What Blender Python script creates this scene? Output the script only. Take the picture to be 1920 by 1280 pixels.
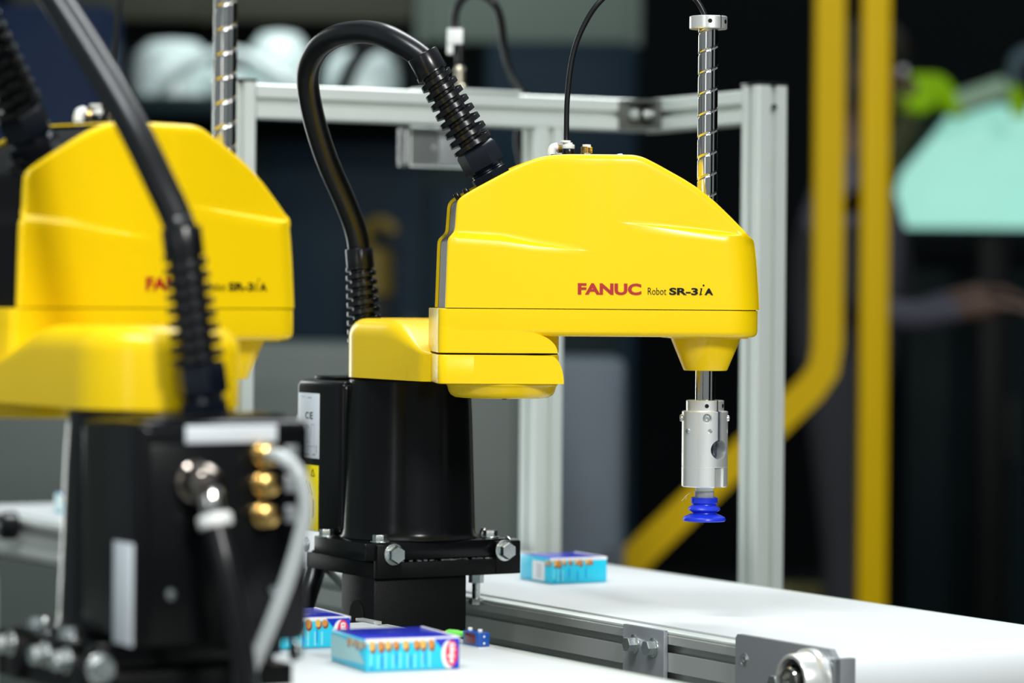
import bpy, bmesh, math, random
from mathutils import Vector, Matrix

# ------------------------------------------------------------------ scene, camera, light
S = bpy.context.scene
COL = S.collection
for o in list(bpy.data.objects):
    bpy.data.objects.remove(o)
R = math.radians
random.seed(7)

S.view_settings.view_transform = 'Standard'
S.view_settings.look = 'None'
S.view_settings.gamma = 1.0
S.view_settings.use_curve_mapping = False
S.view_settings.exposure = 0.0

cam_d = bpy.data.cameras.new('camera')
cam_d.sensor_width = 36.0
cam_d.lens = 6000.0 / 1920.0 * 36.0          # telephoto, 112 mm
cam_d.shift_y = -(640.0 - 551.0) / 1920.0    # shift lens: verticals stay vertical
cam_d.clip_start, cam_d.clip_end = 0.05, 100
cam_d.dof.use_dof = True
cam_d.dof.focus_distance = 3.06
cam_d.dof.aperture_fstop = 0.1125 / 0.029
cam = bpy.data.objects.new('camera', cam_d)
COL.objects.link(cam)
cam.location = (0, 0, 1.215)
cam.rotation_euler = (R(90), -0.0087, 0)     # half a degree of roll
S.camera = cam

wd = bpy.data.worlds.new('hall')
S.world = wd
wd.use_nodes = True
bg = wd.node_tree.nodes['Background']
bg.inputs[0].default_value = (0.80, 0.93, 1.0, 1)
bg.inputs[1].default_value = 0.30

def area(name, loc, target, sx, sy, watts, color=(1, 1, 1)):
    d = bpy.data.lights.new(name, 'AREA')
    d.shape = 'RECTANGLE'; d.size, d.size_y = sx, sy
    d.energy = watts; d.color = color
    o = bpy.data.objects.new(name, d); COL.objects.link(o)
    o.location = loc
    v = Vector(target) - Vector(loc)
    o.rotation_euler = v.to_track_quat('-Z', 'Y').to_euler()
    return o
# hall lamps: one key lamp over the photographer's right shoulder, ceiling lamps over the cell; the last three are added lights, unseen
area('key_lamp', (1.55, -1.0, 3.1), (-0.05, 3.0, 1.15), 0.65, 0.65, 130, (1, 0.985, 0.95))
area('ceiling_lamp_front', (-0.9, 1.2, 4.2), (-0.1, 3.0, 1.0), 1.6, 0.5, 100, (0.93, 0.98, 1))
area('ceiling_lamp_over', (0.6, 4.8, 4.4), (0.0, 3.2, 1.0), 2.6, 1.4, 135, (0.95, 0.99, 1))
area('rim_light_left', (-2.35, 7.0, 1.7), (-0.2, 3.1, 1.1), 0.7, 2.4, 36, (0.95, 1, 0.96))  # unseen area light, added for the bright rim along left edges
area('hood_fill_light', (-0.55, 8.1, 2.25), (-0.55, 8.45, 1.75), 0.5, 0.12, 2.6, (0.95, 1, 1))  # added light out of view, only brightens the pale hoods
area('edge_light_behind', (-2.7, -2.3, 2.0), (-0.1, 3.0, 1.1), 0.5, 2.2, 14, (0.97, 1, 1))  # added behind the camera for edge highlights on the left rear cover

# ------------------------------------------------------------------ materials
def mat(name, col, rough=0.4, metal=0.0, coat=0.0, noise=0.0, nscale=60.0, bump=0.0, emit=0.0, spec=0.5, alpha=1.0, trans=0.0, aniso=0.0, stretch=(1, 1, 1)):
    m = bpy.data.materials.new(name); m.use_nodes = True
    nt = m.node_tree; b = nt.nodes['Principled BSDF']
    b.inputs['Base Color'].default_value = (*col, 1)
    b.inputs['Roughness'].default_value = rough
    b.inputs['Metallic'].default_value = metal
    b.inputs['Specular IOR Level'].default_value = spec
    b.inputs['Coat Weight'].default_value = coat
    b.inputs['Coat Roughness'].default_value = 0.08
    b.inputs['Anisotropic'].default_value = aniso
    if emit:
        b.inputs['Emission Color'].default_value = (*col, 1)
        b.inputs['Emission Strength'].default_value = emit
    if trans:
        b.inputs['Transmission Weight'].default_value = trans
    if alpha < 1:
        b.inputs['Alpha'].default_value = alpha
    tc = nt.nodes.new('ShaderNodeTexCoord'); mp = nt.nodes.new('ShaderNodeMapping')
    mp.inputs['Scale'].default_value = stretch
    nz = nt.nodes.new('ShaderNodeTexNoise'); nz.inputs['Scale'].default_value = nscale
    nz.inputs['Detail'].default_value = 4
    nt.links.new(tc.outputs['Object'], mp.inputs[0]); nt.links.new(mp.outputs[0], nz.inputs['Vector'])
    if noise:
        mr = nt.nodes.new('ShaderNodeMapRange')
        mr.inputs[3].default_value = max(0, rough - noise); mr.inputs[4].default_value = min(1, rough + noise)
        nt.links.new(nz.outputs[0], mr.inputs[0]); nt.links.new(mr.outputs[0], b.inputs['Roughness'])
    if bump:
        bp = nt.nodes.new('ShaderNodeBump'); bp.inputs['Strength'].default_value = bump
        bp.inputs['Distance'].default_value = 0.001
        nt.links.new(nz.outputs[0], bp.inputs['Height']); nt.links.new(bp.outputs[0], b.inputs['Normal'])
    return m

M = {}
M['yellow'] = mat('yellow_paint', (0.93, 0.625, 0.003), 0.28, coat=0.10, noise=0.03, nscale=25, spec=0.32)
M['black_gloss'] = mat('black_gloss_paint', (0.0035, 0.004, 0.0045), 0.22, noise=0.04, nscale=30, spec=0.2)
M['black_powder'] = mat('black_powder_coat', (0.0035, 0.0038, 0.0042), 0.42, bump=0.25, nscale=900, spec=0.15)
M['black_plastic'] = mat('black_plastic', (0.0045, 0.005, 0.006), 0.24, noise=0.04, spec=0.45)
M['navy_plastic'] = mat('blue_black_plastic', (0.003, 0.005, 0.010), 0.26, noise=0.05, spec=0.3)
M['rubber'] = mat('black_rubber', (0.0045, 0.005, 0.006), 0.30, noise=0.04, nscale=120, spec=0.42)
M['steel'] = mat('polished_steel', (0.62, 0.60, 0.57), 0.13, 1.0, noise=0.03, nscale=80)
M['zinc'] = mat('zinc_plated_steel', (0.66, 0.70, 0.69), 0.27, 1.0, noise=0.08, nscale=200)
M['alu'] = mat('machined_aluminium', (0.92, 0.93, 0.90), 0.30, 0.70)
M['shade_steel'] = mat('shade_steel', (0.09, 0.11, 0.14), 0.25, 0.8)  # dark tint carries the shade inside the gripper slot and window
M['alu_profile'] = mat('anodised_aluminium', (0.70, 0.75, 0.71), 0.42, 0.40, noise=0.05, nscale=40)
M['alu_rail'] = mat('brushed_aluminium', (0.52, 0.54, 0.52), 0.36, 0.45, noise=0.06, nscale=50)
M['plate_alu'] = mat('grey_aluminium_plate', (0.32, 0.335, 0.355), 0.38, 0.45, noise=0.08, nscale=90)
M['bracket_grey'] = mat('dark_grey_casting', (0.07, 0.075, 0.065), 0.5, noise=0.05)
M['slot'] = mat('handle_black', (0.03, 0.032, 0.028), 0.6)  # plain black of the cabinet door handles
M['bronze'] = mat('dark_bronze_nickel', (0.34, 0.29, 0.25), 0.16, 1.0, noise=0.04)
M['brass'] = mat('brass', (0.75, 0.50, 0.17), 0.25, 1.0, noise=0.05)
M['white_plastic'] = mat('white_plastic', (0.82, 0.83, 0.80), 0.35, noise=0.05)
M['belt'] = mat('white_belt', (0.63, 0.65, 0.66), 0.50, noise=0.08, nscale=12, stretch=(1, 6, 1))
M['label_white'] = mat('white_label', (0.72, 0.76, 0.80), 0.4, noise=0.03)
M['label_yellow'] = mat('yellow_label', (0.90, 0.72, 0.0), 0.4, noise=0.03)
M['print_black'] = mat('black_print', (0.004, 0.005, 0.004), 0.5, spec=.2)
M['print_grey'] = mat('grey_print', (0.35, 0.38, 0.42), 0.5)
M['print_red'] = mat('red_print', (0.42, 0.006, 0.006), 0.45)
M['cup_blue'] = mat('blue_silicone', (0.010, 0.035, 0.62), 0.33, noise=0.04)
M['clear_tube'] = mat('translucent_tube', (0.62, 0.66, 0.66), 0.22, trans=0.25)
M['grey_tube'] = mat('grey_hose', (0.32, 0.34, 0.33), 0.3)
M['grey_trans'] = mat('frosted_plastic', (0.42, 0.44, 0.44), 0.3, trans=0.2)
M['cyan'] = mat('cyan_carton', (0.02, 0.62, 0.86), 0.33, noise=0.05)
M['pale_cyan'] = mat('pale_cyan_print', (0.22, 0.80, 0.88), 0.35)
M['deep_blue'] = mat('deep_blue_carton', (0.006, 0.022, 0.55), 0.25, coat=0.4)
M['mid_blue'] = mat('mid_blue_print', (0.01, 0.30, 0.78), 0.35)
M['nut'] = mat('nut_brown_print', (0.70, 0.27, 0.04), 0.4)
M['nut_pale'] = mat('nut_tan_print', (0.85, 0.48, 0.10), 0.4)
M['nut_dark'] = mat('nut_dark_print', (0.22, 0.035, 0.01), 0.4)
M['oval_red'] = mat('oval_red_print', (0.80, 0.02, 0.07), 0.35)
M['white_print'] = mat('white_print', (0.88, 0.87, 0.88), 0.4)
M['sensor_blue'] = mat('sensor_blue', (0.010, 0.075, 0.36), 0.32, noise=0.04)
M['sensor_window'] = mat('dark_red_window', (0.12, 0.015, 0.02), 0.12)
M['green_plug'] = mat('green_plug', (0.18, 0.72, 0.10), 0.4)
M['orange'] = mat('orange_wire', (0.80, 0.25, 0.03), 0.4)
M['fence_yellow'] = mat('yellow_safety_paint', (0.60, 0.385, 0.001), 0.5, noise=0.05, spec=0.12)
M['floor'] = mat('dark_hall_floor', (0.030, 0.034, 0.032), 0.5, noise=0.1, nscale=3)
M['wall'] = mat('dark_hall_wall', (0.009, 0.012, 0.0125), 0.8, noise=0.1, nscale=2, spec=0.1)
M['table'] = mat('grey_table_top', (0.125, 0.14, 0.13), 0.45, noise=0.06, nscale=10)
M['cab_grey'] = mat('grey_green_cabinet', (0.062, 0.078, 0.068), 0.5, noise=0.05, nscale=6)
M['cab_blue'] = mat('blue_grey_cabinet', (0.07, 0.092, 0.115), 0.5, noise=0.05, nscale=6)
M['navy'] = mat('navy_panel', (0.004, 0.016, 0.052), 0.45, noise=0.05, nscale=6, spec=0.1)
M['blue_dark'] = mat('dark_blue_panel', (0.011, 0.026, 0.041), 0.5, noise=0.05, nscale=6, spec=0.1)
M['teal_dark'] = mat('dark_teal_panel', (0.010, 0.021, 0.023), 0.5, noise=0.05, nscale=6, spec=0.1)
M['olive'] = mat('olive_grey_panel', (0.060, 0.064, 0.040), 0.6, noise=0.05, nscale=6)
M['pale_green'] = mat('pale_grey_green_panel', (0.17, 0.225, 0.19), 0.6, noise=0.05, nscale=6)
M['pale_machine'] = mat('pale_machine_paint', (0.74, 0.88, 0.86), 0.2, noise=0.1, nscale=5)
M['teal_screen'] = mat('teal_backlit_panel', (0.33, 0.72, 0.60), 0.3, emit=0.75)
M['lime'] = mat('lime_robot_paint', (0.46, 0.86, 0.002), 0.5, spec=0.15, noise=0.05)
M['pale_lime'] = mat('pale_green_cover', (0.45, 0.66, 0.45), 0.35)
M['cloth_grey'] = mat('lilac_grey_cloth', (0.085, 0.083, 0.11), 0.85, bump=0.3, nscale=200)
M['cloth_dark'] = mat('dark_cloth', (0.022, 0.023, 0.028), 0.9, bump=0.3, nscale=200)
M['skin'] = mat('skin', (0.13, 0.075, 0.055), 0.6)
M['hair'] = mat('dark_hair', (0.02, 0.016, 0.008), 0.5)
M['acrylic'] = mat('clear_acrylic', (0.75, 0.80, 0.80), 0.1, alpha=0.22)
M['thread'] = mat('pale_thread', (0.55, 0.50, 0.38), 0.7)

# ------------------------------------------------------------------ mesh helpers
I4 = Matrix.Identity(4)
def T(x, y, z): return Matrix.Translation((x, y, z))
def RZ(a): return Matrix.Rotation(a, 4, 'Z')
def RX(a): return Matrix.Rotation(a, 4, 'X')
def RY(a): return Matrix.Rotation(a, 4, 'Y')
def along(p, d, up=(0, 0, 1)):
    """matrix that puts local +Z along d at p"""
    q = Vector(d).normalized().to_track_quat('Z', 'Y')
    return Matrix.Translation(p) @ q.to_matrix().to_4x4()

class MB:
    def __init__(self): self.v = []; self.f = []; self.mi = []
    def add(self, vs, fs, Mx=I4, k=0):
        b = len(self.v)
        self.v += [tuple(Mx @ Vector(p)) for p in vs]
        self.f += [tuple(b + i for i in q) for q in fs]
        self.mi += [k] * len(fs)
        return self
    def box(self, lo, hi, bev=0.0, Mx=I4, seg=2, k=0):
        bm = bmesh.new(); bmesh.ops.create_cube(bm, size=1)
        c = [(lo[i] + hi[i]) / 2 for i in range(3)]; s = [abs(hi[i] - lo[i]) for i in range(3)]
        for p in bm.verts: p.co = Vector([c[i] + p.co[i] * s[i] for i in range(3)])
        if bev: bmesh.ops.bevel(bm, geom=bm.edges[:], offset=min(bev, min(s) * .45), segments=seg, profile=.5, affect='EDGES')
        bm.verts.index_update()
        self.add([p.co[:] for p in bm.verts], [[p.index for p in f.verts] for f in bm.faces], Mx, k); bm.free()
        return self
    def lathe(self, prof, n=32, Mx=I4, k=0, flat=False):
        """prof: (r, z) bottom to top or any order; closed by fans where r==0"""
        vs, fs, rows = [], [], []
        for r, z in prof:
            if r <= 1e-9: vs.append((0, 0, z)); rows.append([len(vs) - 1])
            else:
                row = []
                for i in range(n):
                    a = 2 * math.pi * i / n
                    vs.append((r * math.cos(a), r * math.sin(a), z)); row.append(len(vs) - 1)
                rows.append(row)
        for A, B in zip(rows, rows[1:]):
            if len(A) == 1 and len(B) == 1: continue
            for i in range(n):
                j = (i + 1) % n
                if len(A) == 1: fs.append((A[0], B[i], B[j]))
                elif len(B) == 1: fs.append((A[i], A[j], B[0]))
                else: fs.append((A[i], A[j], B[j], B[i]))
        return self.add(vs, fs, Mx, k)
    def cyl(self, r, z0, z1, n=32, bev=0.0, Mx=I4, k=0):
        if bev: p = [(0, z0), (r - bev, z0), (r - .3 * bev, z0 + .3 * bev), (r, z0 + bev), (r, z1 - bev), (r - .3 * bev, z1 - .3 * bev), (r - bev, z1), (0, z1)]
        else: p = [(0, z0), (r, z0), (r, z1), (0, z1)]
        return self.lathe(p, n, Mx, k)
    def prism(self, poly, z0, z1, Mx=I4, k=0):
        n = len(poly)
        vs = [(x, y, z0) for x, y in poly] + [(x, y, z1) for x, y in poly]
        fs = [tuple(reversed(range(n))), tuple(range(n, 2 * n))] + [(i, (i + 1) % n, n + (i + 1) % n, n + i) for i in range(n)]
        return self.add(vs, fs, Mx, k)
    def rings(self, rings, Mx=I4, cap=True, k=0):
        n = len(rings[0]); vs = [p for r in rings for p in r]; fs = []
        for a in range(len(rings) - 1):
            for i in range(n):
                j = (i + 1) % n
                fs.append((a * n + i, a * n + j, (a + 1) * n + j, (a + 1) * n + i))
        if cap:
            fs.append(tuple(reversed(range(n)))); fs.append(tuple(range((len(rings) - 1) * n, len(rings) * n)))
        return self.add(vs, fs, Mx, k)
    def tube(self, pts, r, n=14, Mx=I4, sub=8, k=0, cap=True):
        P = spline(pts, sub) if sub > 1 else [Vector(p) for p in pts]
        rr = r if callable(r) else (lambda t: r)
        tang = [(P[min(i + 1, len(P) - 1)] - P[max(i - 1, 0)]).normalized() for i in range(len(P))]
        nrm = tang[0].orthogonal().normalized(); rings = []
        for i, p in enumerate(P):
            nrm = (nrm - tang[i] * nrm.dot(tang[i])).normalized(); bn = tang[i].cross(nrm)
            q = rr(i / (len(P) - 1))
            rings.append([tuple(p + (nrm * math.cos(2 * math.pi * j / n) + bn * math.sin(2 * math.pi * j / n)) * q) for j in range(n)])
        return self.rings(rings, Mx, cap, k)
    def text(self, s, u0, u1, z0, z1, Mx, off=0.0, depth=0.0002, shear=0.0, k=0):
        vs, fs = text_geo(s, off, shear)
        xs = [p[0] for p in vs]; ys = [p[1] for p in vs]
        a, b, c, d = min(xs), max(xs), min(ys), max(ys)
        vv = [(u0 + (p[0] - a) / (b - a) * (u1 - u0), z0 + (p[1] - c) / (d - c) * (z1 - z0), 0) for p in vs]
        n = len(vv)
        vv += [(x, y, depth) for x, y, _ in vv]
        ff = [tuple(reversed(f)) for f in fs] + [tuple(n + i for i in f) for f in fs]
        edge = {}
        for f in fs:
            for i in range(len(f)):
                e = (f[i], f[(i + 1) % len(f)]); edge[e] = 1
        for (p, q) in edge:
            if (q, p) not in edge: ff.append((p, q, n + q, n + p))
        return self.add(vv, ff, Mx, k)
    def mesh(self, name, mats, angle=32):
        me = bpy.data.meshes.new(name); me.from_pydata(self.v, [], self.f)
        bm = bmesh.new(); bm.from_mesh(me)
        bmesh.ops.recalc_face_normals(bm, faces=bm.faces); bm.to_mesh(me); bm.free()
        for m_ in (mats if isinstance(mats, (list, tuple)) else [mats]): me.materials.append(M[m_] if isinstance(m_, str) else m_)
        if len(me.polygons) == len(self.mi):
            me.polygons.foreach_set('material_index', self.mi)
        me.polygons.foreach_set('use_smooth', [True] * len(me.polygons))
        me.set_sharp_from_angle(angle=R(angle)); me.update()
        return me
    def build(self, name, mats, parent=None, Mx=I4, angle=32, label=None):
        o = bpy.data.objects.new(name, self.mesh(name, mats, angle)); COL.objects.link(o)
        if parent is not None: o.parent = parent
        o.matrix_basis = Mx
        if label: o['label'] = label
        return o

def spline(pts, sub=8):
    P = [Vector(p) for p in pts]; out = []
    Q = [P[0] * 2 - P[1]] + P + [P[-1] * 2 - P[-2]]
    for i in range(1, len(Q) - 2):
        a, b, c, d = Q[i - 1], Q[i], Q[i + 1], Q[i + 2]
        for j in range(sub):
            t = j / sub
            out.append(0.5 * ((2 * b) + (c - a) * t + (2 * a - 5 * b + 4 * c - d) * t * t + (3 * b - a - 3 * c + d) * t ** 3))
    out.append(P[-1]); return out

_tc = {}
def text_geo(s, off, shear):
    key = (s, off, shear)
    if key in _tc: return _tc[key]
    c = bpy.data.curves.new('lettering', 'FONT'); c.body = s; c.offset = off; c.shear = shear; c.resolution_u = 4
    o = bpy.data.objects.new('lettering', c); COL.objects.link(o)
    me = bpy.data.meshes.new_from_object(o.evaluated_get(bpy.context.evaluated_depsgraph_get()))
    r = ([p.co[:] for p in me.vertices], [tuple(p.vertices) for p in me.polygons])
    bpy.data.objects.remove(o); bpy.data.curves.remove(c); bpy.data.meshes.remove(me)
    _tc[key] = r; return r

def thing(name, label, cat, loc=(0, 0, 0), rz=0.0, group=None):
    o = bpy.data.objects.new(name, None); COL.objects.link(o)
    o.empty_display_size = .05; o.location = loc; o.rotation_euler = (0, 0, rz)
    o['label'] = label; o['category'] = cat
    if group: o['group'] = group
    return o
def tag(o, label, cat, group=None):
    o['label'] = label; o['category'] = cat
    if group: o['group'] = group
    return o
def struct(o): o['kind'] = 'structure'; return o
def sstep(a, b, x):
    t = min(1, max(0, (x - a) / (b - a))); return t * t * (3 - 2 * t)
def lin(pts, x):
    if x <= pts[0][0]: return pts[0][1]
    for (a, b), (c, d) in zip(pts, pts[1:]):
        if x <= c: return b + (d - b) * (x - a) / (c - a) if c > a else d
    return pts[-1][1]
def hexpoly(af):   # across flats
    r = af / 2 / math.cos(math.pi / 6)
    return [(r * math.cos(math.pi / 3 * i), r * math.sin(math.pi / 3 * i)) for i in range(6)]
def hexhead(mb, af, h, Mx, washer=True, k=0):
    """hex bolt head sitting on z=0 with a washer under it"""
    z = 0.0
    if washer: mb.cyl(af * .72, 0, .0013, 24, .0003, Mx, k); z = .0013
    r = af / 2 / math.cos(math.pi / 6); p = hexpoly(af); pi_ = [(x * .93, y * .93) for x, y in p]
    mb.rings([[(x, y, z) for x, y in p], [(x, y, z + h * .85) for x, y in p], [(x, y, z + h) for x, y in pi_]], Mx, True, k)
    return mb

# ------------------------------------------------------------------ the robot arm cover (arm frame: x along the arm, y left, z world height)
VW = 0.056                                    # half width of the outer arm
SEAM = 1.2016
PROF = [(-.0603, SEAM), (-.0594, 1.2351), (-.0584, 1.2675), (-.0513, 1.2736), (-.0504, 1.2883), (-.0493, 1.3034), (-.0445, 1.3075),
        (-.0324, 1.3147), (-.0182, 1.3225), (.003, 1.3339), (.0157, 1.3401), (.0284, 1.3449), (.0412, 1.3474), (.0560, 1.3482), (.0846, 1.3485),
        (.1190, 1.3485), (.1283, 1.3465), (.1412, 1.3403), (.1526, 1.3343), (.1681, 1.3261), (.1821, 1.3175), (.1987, 1.3049), (.2144, 1.2903),
        (.2253, 1.2795), (.2332, 1.2712), (.2394, 1.2690), (.2412, 1.2584), (.2428, 1.2436), (.2452, 1.2100), (.2456, SEAM)]
LOW = [(-.06, 1.2678), (-.0124, 1.2648), (.0232, 1.2606), (.0793, 1.2556), (.0900, 1.2600), (.0995, 1.2840), (.1663, 1.2764), (.2324, 1.2693), (.25, 1.268)]
HIGH = [(-.06, 1.2738), (-.0048, 1.2706), (.0232, 1.2640), (.0793, 1.2566), (.0900, 1.2610), (.0995, 1.2850), (.1663, 1.2794), (.2323, 1.2738), (.25, 1.272)]
def inset(u):
    back = .0058 * (1 - sstep(-.02, .082, u)); front = .0062 * sstep(.098, .232, u)
    return back + front
NR = .034
NOSE = [(SEAM, .2456), (1.2100, .2452), (1.2436, .2428), (1.2584, .2412), (1.2680, .2398), (1.3600, .2398)]
def vhalf(u, w):
    lo, hi = lin(LOW, u), lin(HIGH, u)
    v = VW - inset(u) * (sstep(lo, hi, w) if hi > lo else 0) - .0012 * max(0, (w - hi)) / .08
    uf = lin(NOSE, w) + .0002
    d = u - (uf - NR)
    if d > 0: v = min(v, VW - NR + math.sqrt(max(0, NR * NR - min(d, NR) ** 2)))
    return v

def arm_cover():
    # resample the outline
    P = [Vector((a, b)) for a, b in PROF]
    fine = []
    for a, b in zip(P, P[1:]):
        n = max(2, int((b - a).length / .0022))
        for i in range(n): fine.append(a.lerp(b, i / n))
    fine.append(P[-1])
    for _ in range(3):   # soften the corners
        fine = [fine[0]] + [(fine[i - 1] + fine[i] * 2 + fine[i + 1]) / 4 for i in range(1, len(fine) - 1)] + [fine[-1]]
    N = len(fine)
    tang = [(fine[min(i + 1, N - 1)] - fine[max(i - 1, 0)]).normalized() for i in range(N)]
    nin = [Vector((t.y, -t.x)) for t in tang]           # inward normal (outline runs clockwise: up the back, over, down the nose)
    u0, u1 = fine[0].x, fine[-1].x
    ARC = 5
    half = []; zone = []
    for i, p in enumerate(fine):
        z_back = p.x < .0300 and p.y > SEAM
        rf = .0024 if p.x < -.03 else (.0024 + (.0062 - .0024) * sstep(-.03, .09, p.x))
        if p.x > .2325: rf = .0045 + (.0006 - .0045) * sstep(.2325, .2400, p.x)
        pin = p + nin[i] * rf
        q = Vector((u0 + (u1 - u0) * min(1, max(0, (p.x - u0) / (u1 - u0))), SEAM))
        q.x = min(max(pin.x, u0 + .0005), u1 - .0005)
        if pin.y < SEAM: pin.y = SEAM
        def at(t): return q.lerp(pin, t)
        # rows, aligned with the moulded ledge
        def solve(L):
            a_, b_ = 0.0, 1.0
            if at(1).y <= lin(L, at(1).x): return 1.0
            for _ in range(24):
                m_ = (a_ + b_) / 2
                if at(m_).y < lin(L, at(m_).x): a_ = m_
                else: b_ = m_
            return a_
        t1, t2 = solve(LOW), solve(HIGH)
        ts = [t1 * k / 10 for k in range(10)] + [t1 + (t2 - t1) * k / 5 for k in range(5)] + [t2 + (1 - t2) * k / 16 for k in range(17)]
        col = []
        for t in ts:
            e = at(t); col.append((e.x, vhalf(e.x, e.y), e.y))
        ve = vhalf(pin.x, pin.y)
        for k in range(1, ARC + 1):
            th = math.pi / 2 * k / ARC
            e = pin - nin[i] * rf * math.sin(th)
            col.append((e.x, max(.002, ve - rf + rf * math.cos(th)), e.y))
        half.append(col); zone.append((z_back, ve - rf))
    n = len(half[0]); sh = MB(); bp = MB()
    for sg in (-1, 1):
        vs = [(x, sg * y, z) for c in half for x, y, z in c]
        fs = [(i * n + j, (i + 1) * n + j, (i + 1) * n + j + 1, i * n + j + 1) for i in range(N - 1) for j in range(n - 1)]
        sh.add(vs, fs)
    # top skin: closed over the top and the nose, open (a lip only) over the back plate
    idx = [i for i in range(N) if zone[i][0]]
    i_end = max(idx)
    for i in range(N - 1):
        a, b = half[i][-1], half[i + 1][-1]
        if i > i_end:
            sh.add([(a[0], -a[1], a[2]), (a[0], -a[1] * .33, a[2]), (a[0], a[1] * .33, a[2]), (a[0], a[1], a[2]),
                    (b[0], -b[1], b[2]), (b[0], -b[1] * .33, b[2]), (b[0], b[1] * .33, b[2]), (b[0], b[1], b[2])],
                   [(0, 1, 5, 4), (1, 2, 6, 5), (2, 3, 7, 6)])
        else:
            for sg in (-1, 1):
                la, lb = a[1] - .0018, b[1] - .0018
                pa, pb = fine[i] + nin[i] * .009, fine[i + 1] + nin[i + 1] * .009
                sh.add([(a[0], sg * a[1], a[2]), (a[0], sg * la, a[2]), (pa.x, sg * la, max(SEAM, pa.y)),
                        (b[0], sg * b[1], b[2]), (b[0], sg * lb, b[2]), (pb.x, sg * lb, max(SEAM, pb.y))],
                       [(0, 1, 4, 3), (1, 2, 5, 4)])
    # lip at the end of the opening
    a = half[i_end + 1][-1]
    pa = fine[i_end + 1] + nin[i_end + 1] * .009
    bp.add([(a[0], -a[1], a[2] - .0004), (a[0], a[1], a[2] - .0004), (pa.x, a[1], pa.y), (pa.x, -a[1], pa.y)], [(0, 1, 2, 3)])
    # black back plate, folded along the same outline, 2.5 mm below the rim
    rows = []
    for i in range(0, i_end + 2):
        p = fine[i] + nin[i] * .0028; v = half[i][-1][1] - .0017
        rows.append((p.x, v, max(SEAM + .0004, p.y)))
    for (ax, av, az), (bx, bv, bz) in zip(rows, rows[1:]):
        bp.add([(ax, -av, az), (ax, av, az), (bx, bv, bz), (bx, -bv, bz)], [(0, 1, 2, 3)])
    me = sh.mesh('arm_cover', 'yellow', 40)
    bm = bmesh.new(); bm.from_mesh(me); bmesh.ops.remove_doubles(bm, verts=bm.verts, dist=2e-5)
    bmesh.ops.dissolve_degenerate(bm, dist=1e-6, edges=bm.edges); bmesh.ops.recalc_face_normals(bm, faces=bm.faces)
    bm.to_mesh(me); bm.free(); me.polygons.foreach_set('use_smooth', [True] * len(me.polygons)); me.set_sharp_from_angle(angle=R(40))
    return me, bp

def rrect(u0, u1, v, rb, rf, ins=0.0, nb=6, nf=12):
    """plan outline with rear corner radius rb and front corner radius rf, inset by ins"""
    u0 += ins; u1 -= ins; v -= ins; rb = max(.0005, rb - ins); rf = max(.0005, rf - ins); o = []
    for cx, cy, r, a0, n in ((u1 - rf, v - rf, rf, 90, nf), (u0 + rb, v - rb, rb, 180, nb), (u0 + rb, -v + rb, rb, 270, nb), (u1 - rf, -v + rf, rf, 360, nf)):
        for i in range(n + 1):
            a = R(a0 - 90 + 90 * i / n); o.append((cx + r * math.cos(a), cy + r * math.sin(a)))
    return o
def stack(outline, levels):   # levels: (inset, z)
    return [[(x, y, z) for x, y in outline(i)] for i, z in levels]

def spiral_sleeve(mb, L, r0, r1, core, turns, Mx, n=36, per=22):
    """corrugated strain relief: a helical rib with square shoulders on a core"""
    rows = []; m = int(turns * per)
    for i in range(m + 1):
        z = L * i / m; ro = r0 + (r1 - r0) * i / m; row = []
        for j in range(n):
            ph = (i / per - j / n) % 1.0
            if ph < .08: t = ph / .08
            elif ph < .60: t = 1
            elif ph < .68: t = 1 - (ph - .6) / .08
            else: t = 0
            q = core + (ro - core) * t
            a = 2 * math.pi * j / n; row.append((q * math.cos(a), q * math.sin(a), z))
        rows.append(row)
    mb.rings(rows, Mx)
    return mb

def shaft_mesh():
    """ball screw spline shaft with a helical groove and two straight grooves"""
    z0, z1, r, pitch, n = 1.085, 1.478, .0097, .0203, 60
    m = int((z1 - z0) / .00055); rows = []
    for i in range(m + 1):
        z = z0 + (z1 - z0) * i / m; row = []
        for j in range(n):
            th = 2 * math.pi * j / n; q = r
            if z > 1.215:
                f = (th / (2 * math.pi) - (z + .0035) / pitch) % 1.0; d = min(f, 1 - f) * pitch
                if d < .0014: q -= .0011 * math.cos(d / .0014 * math.pi / 2)
            for c in (-1.05, 2.09):
                e = abs((th - c + math.pi) % (2 * math.pi) - math.pi)
                if e < .17: q -= .0006 * math.cos(e / .17 * math.pi / 2)
            row.append((q * math.cos(th), q * math.sin(th), z))
        rows.append(row)
    return MB().rings(rows).mesh('spline_shaft', 'steel', 60)

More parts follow.
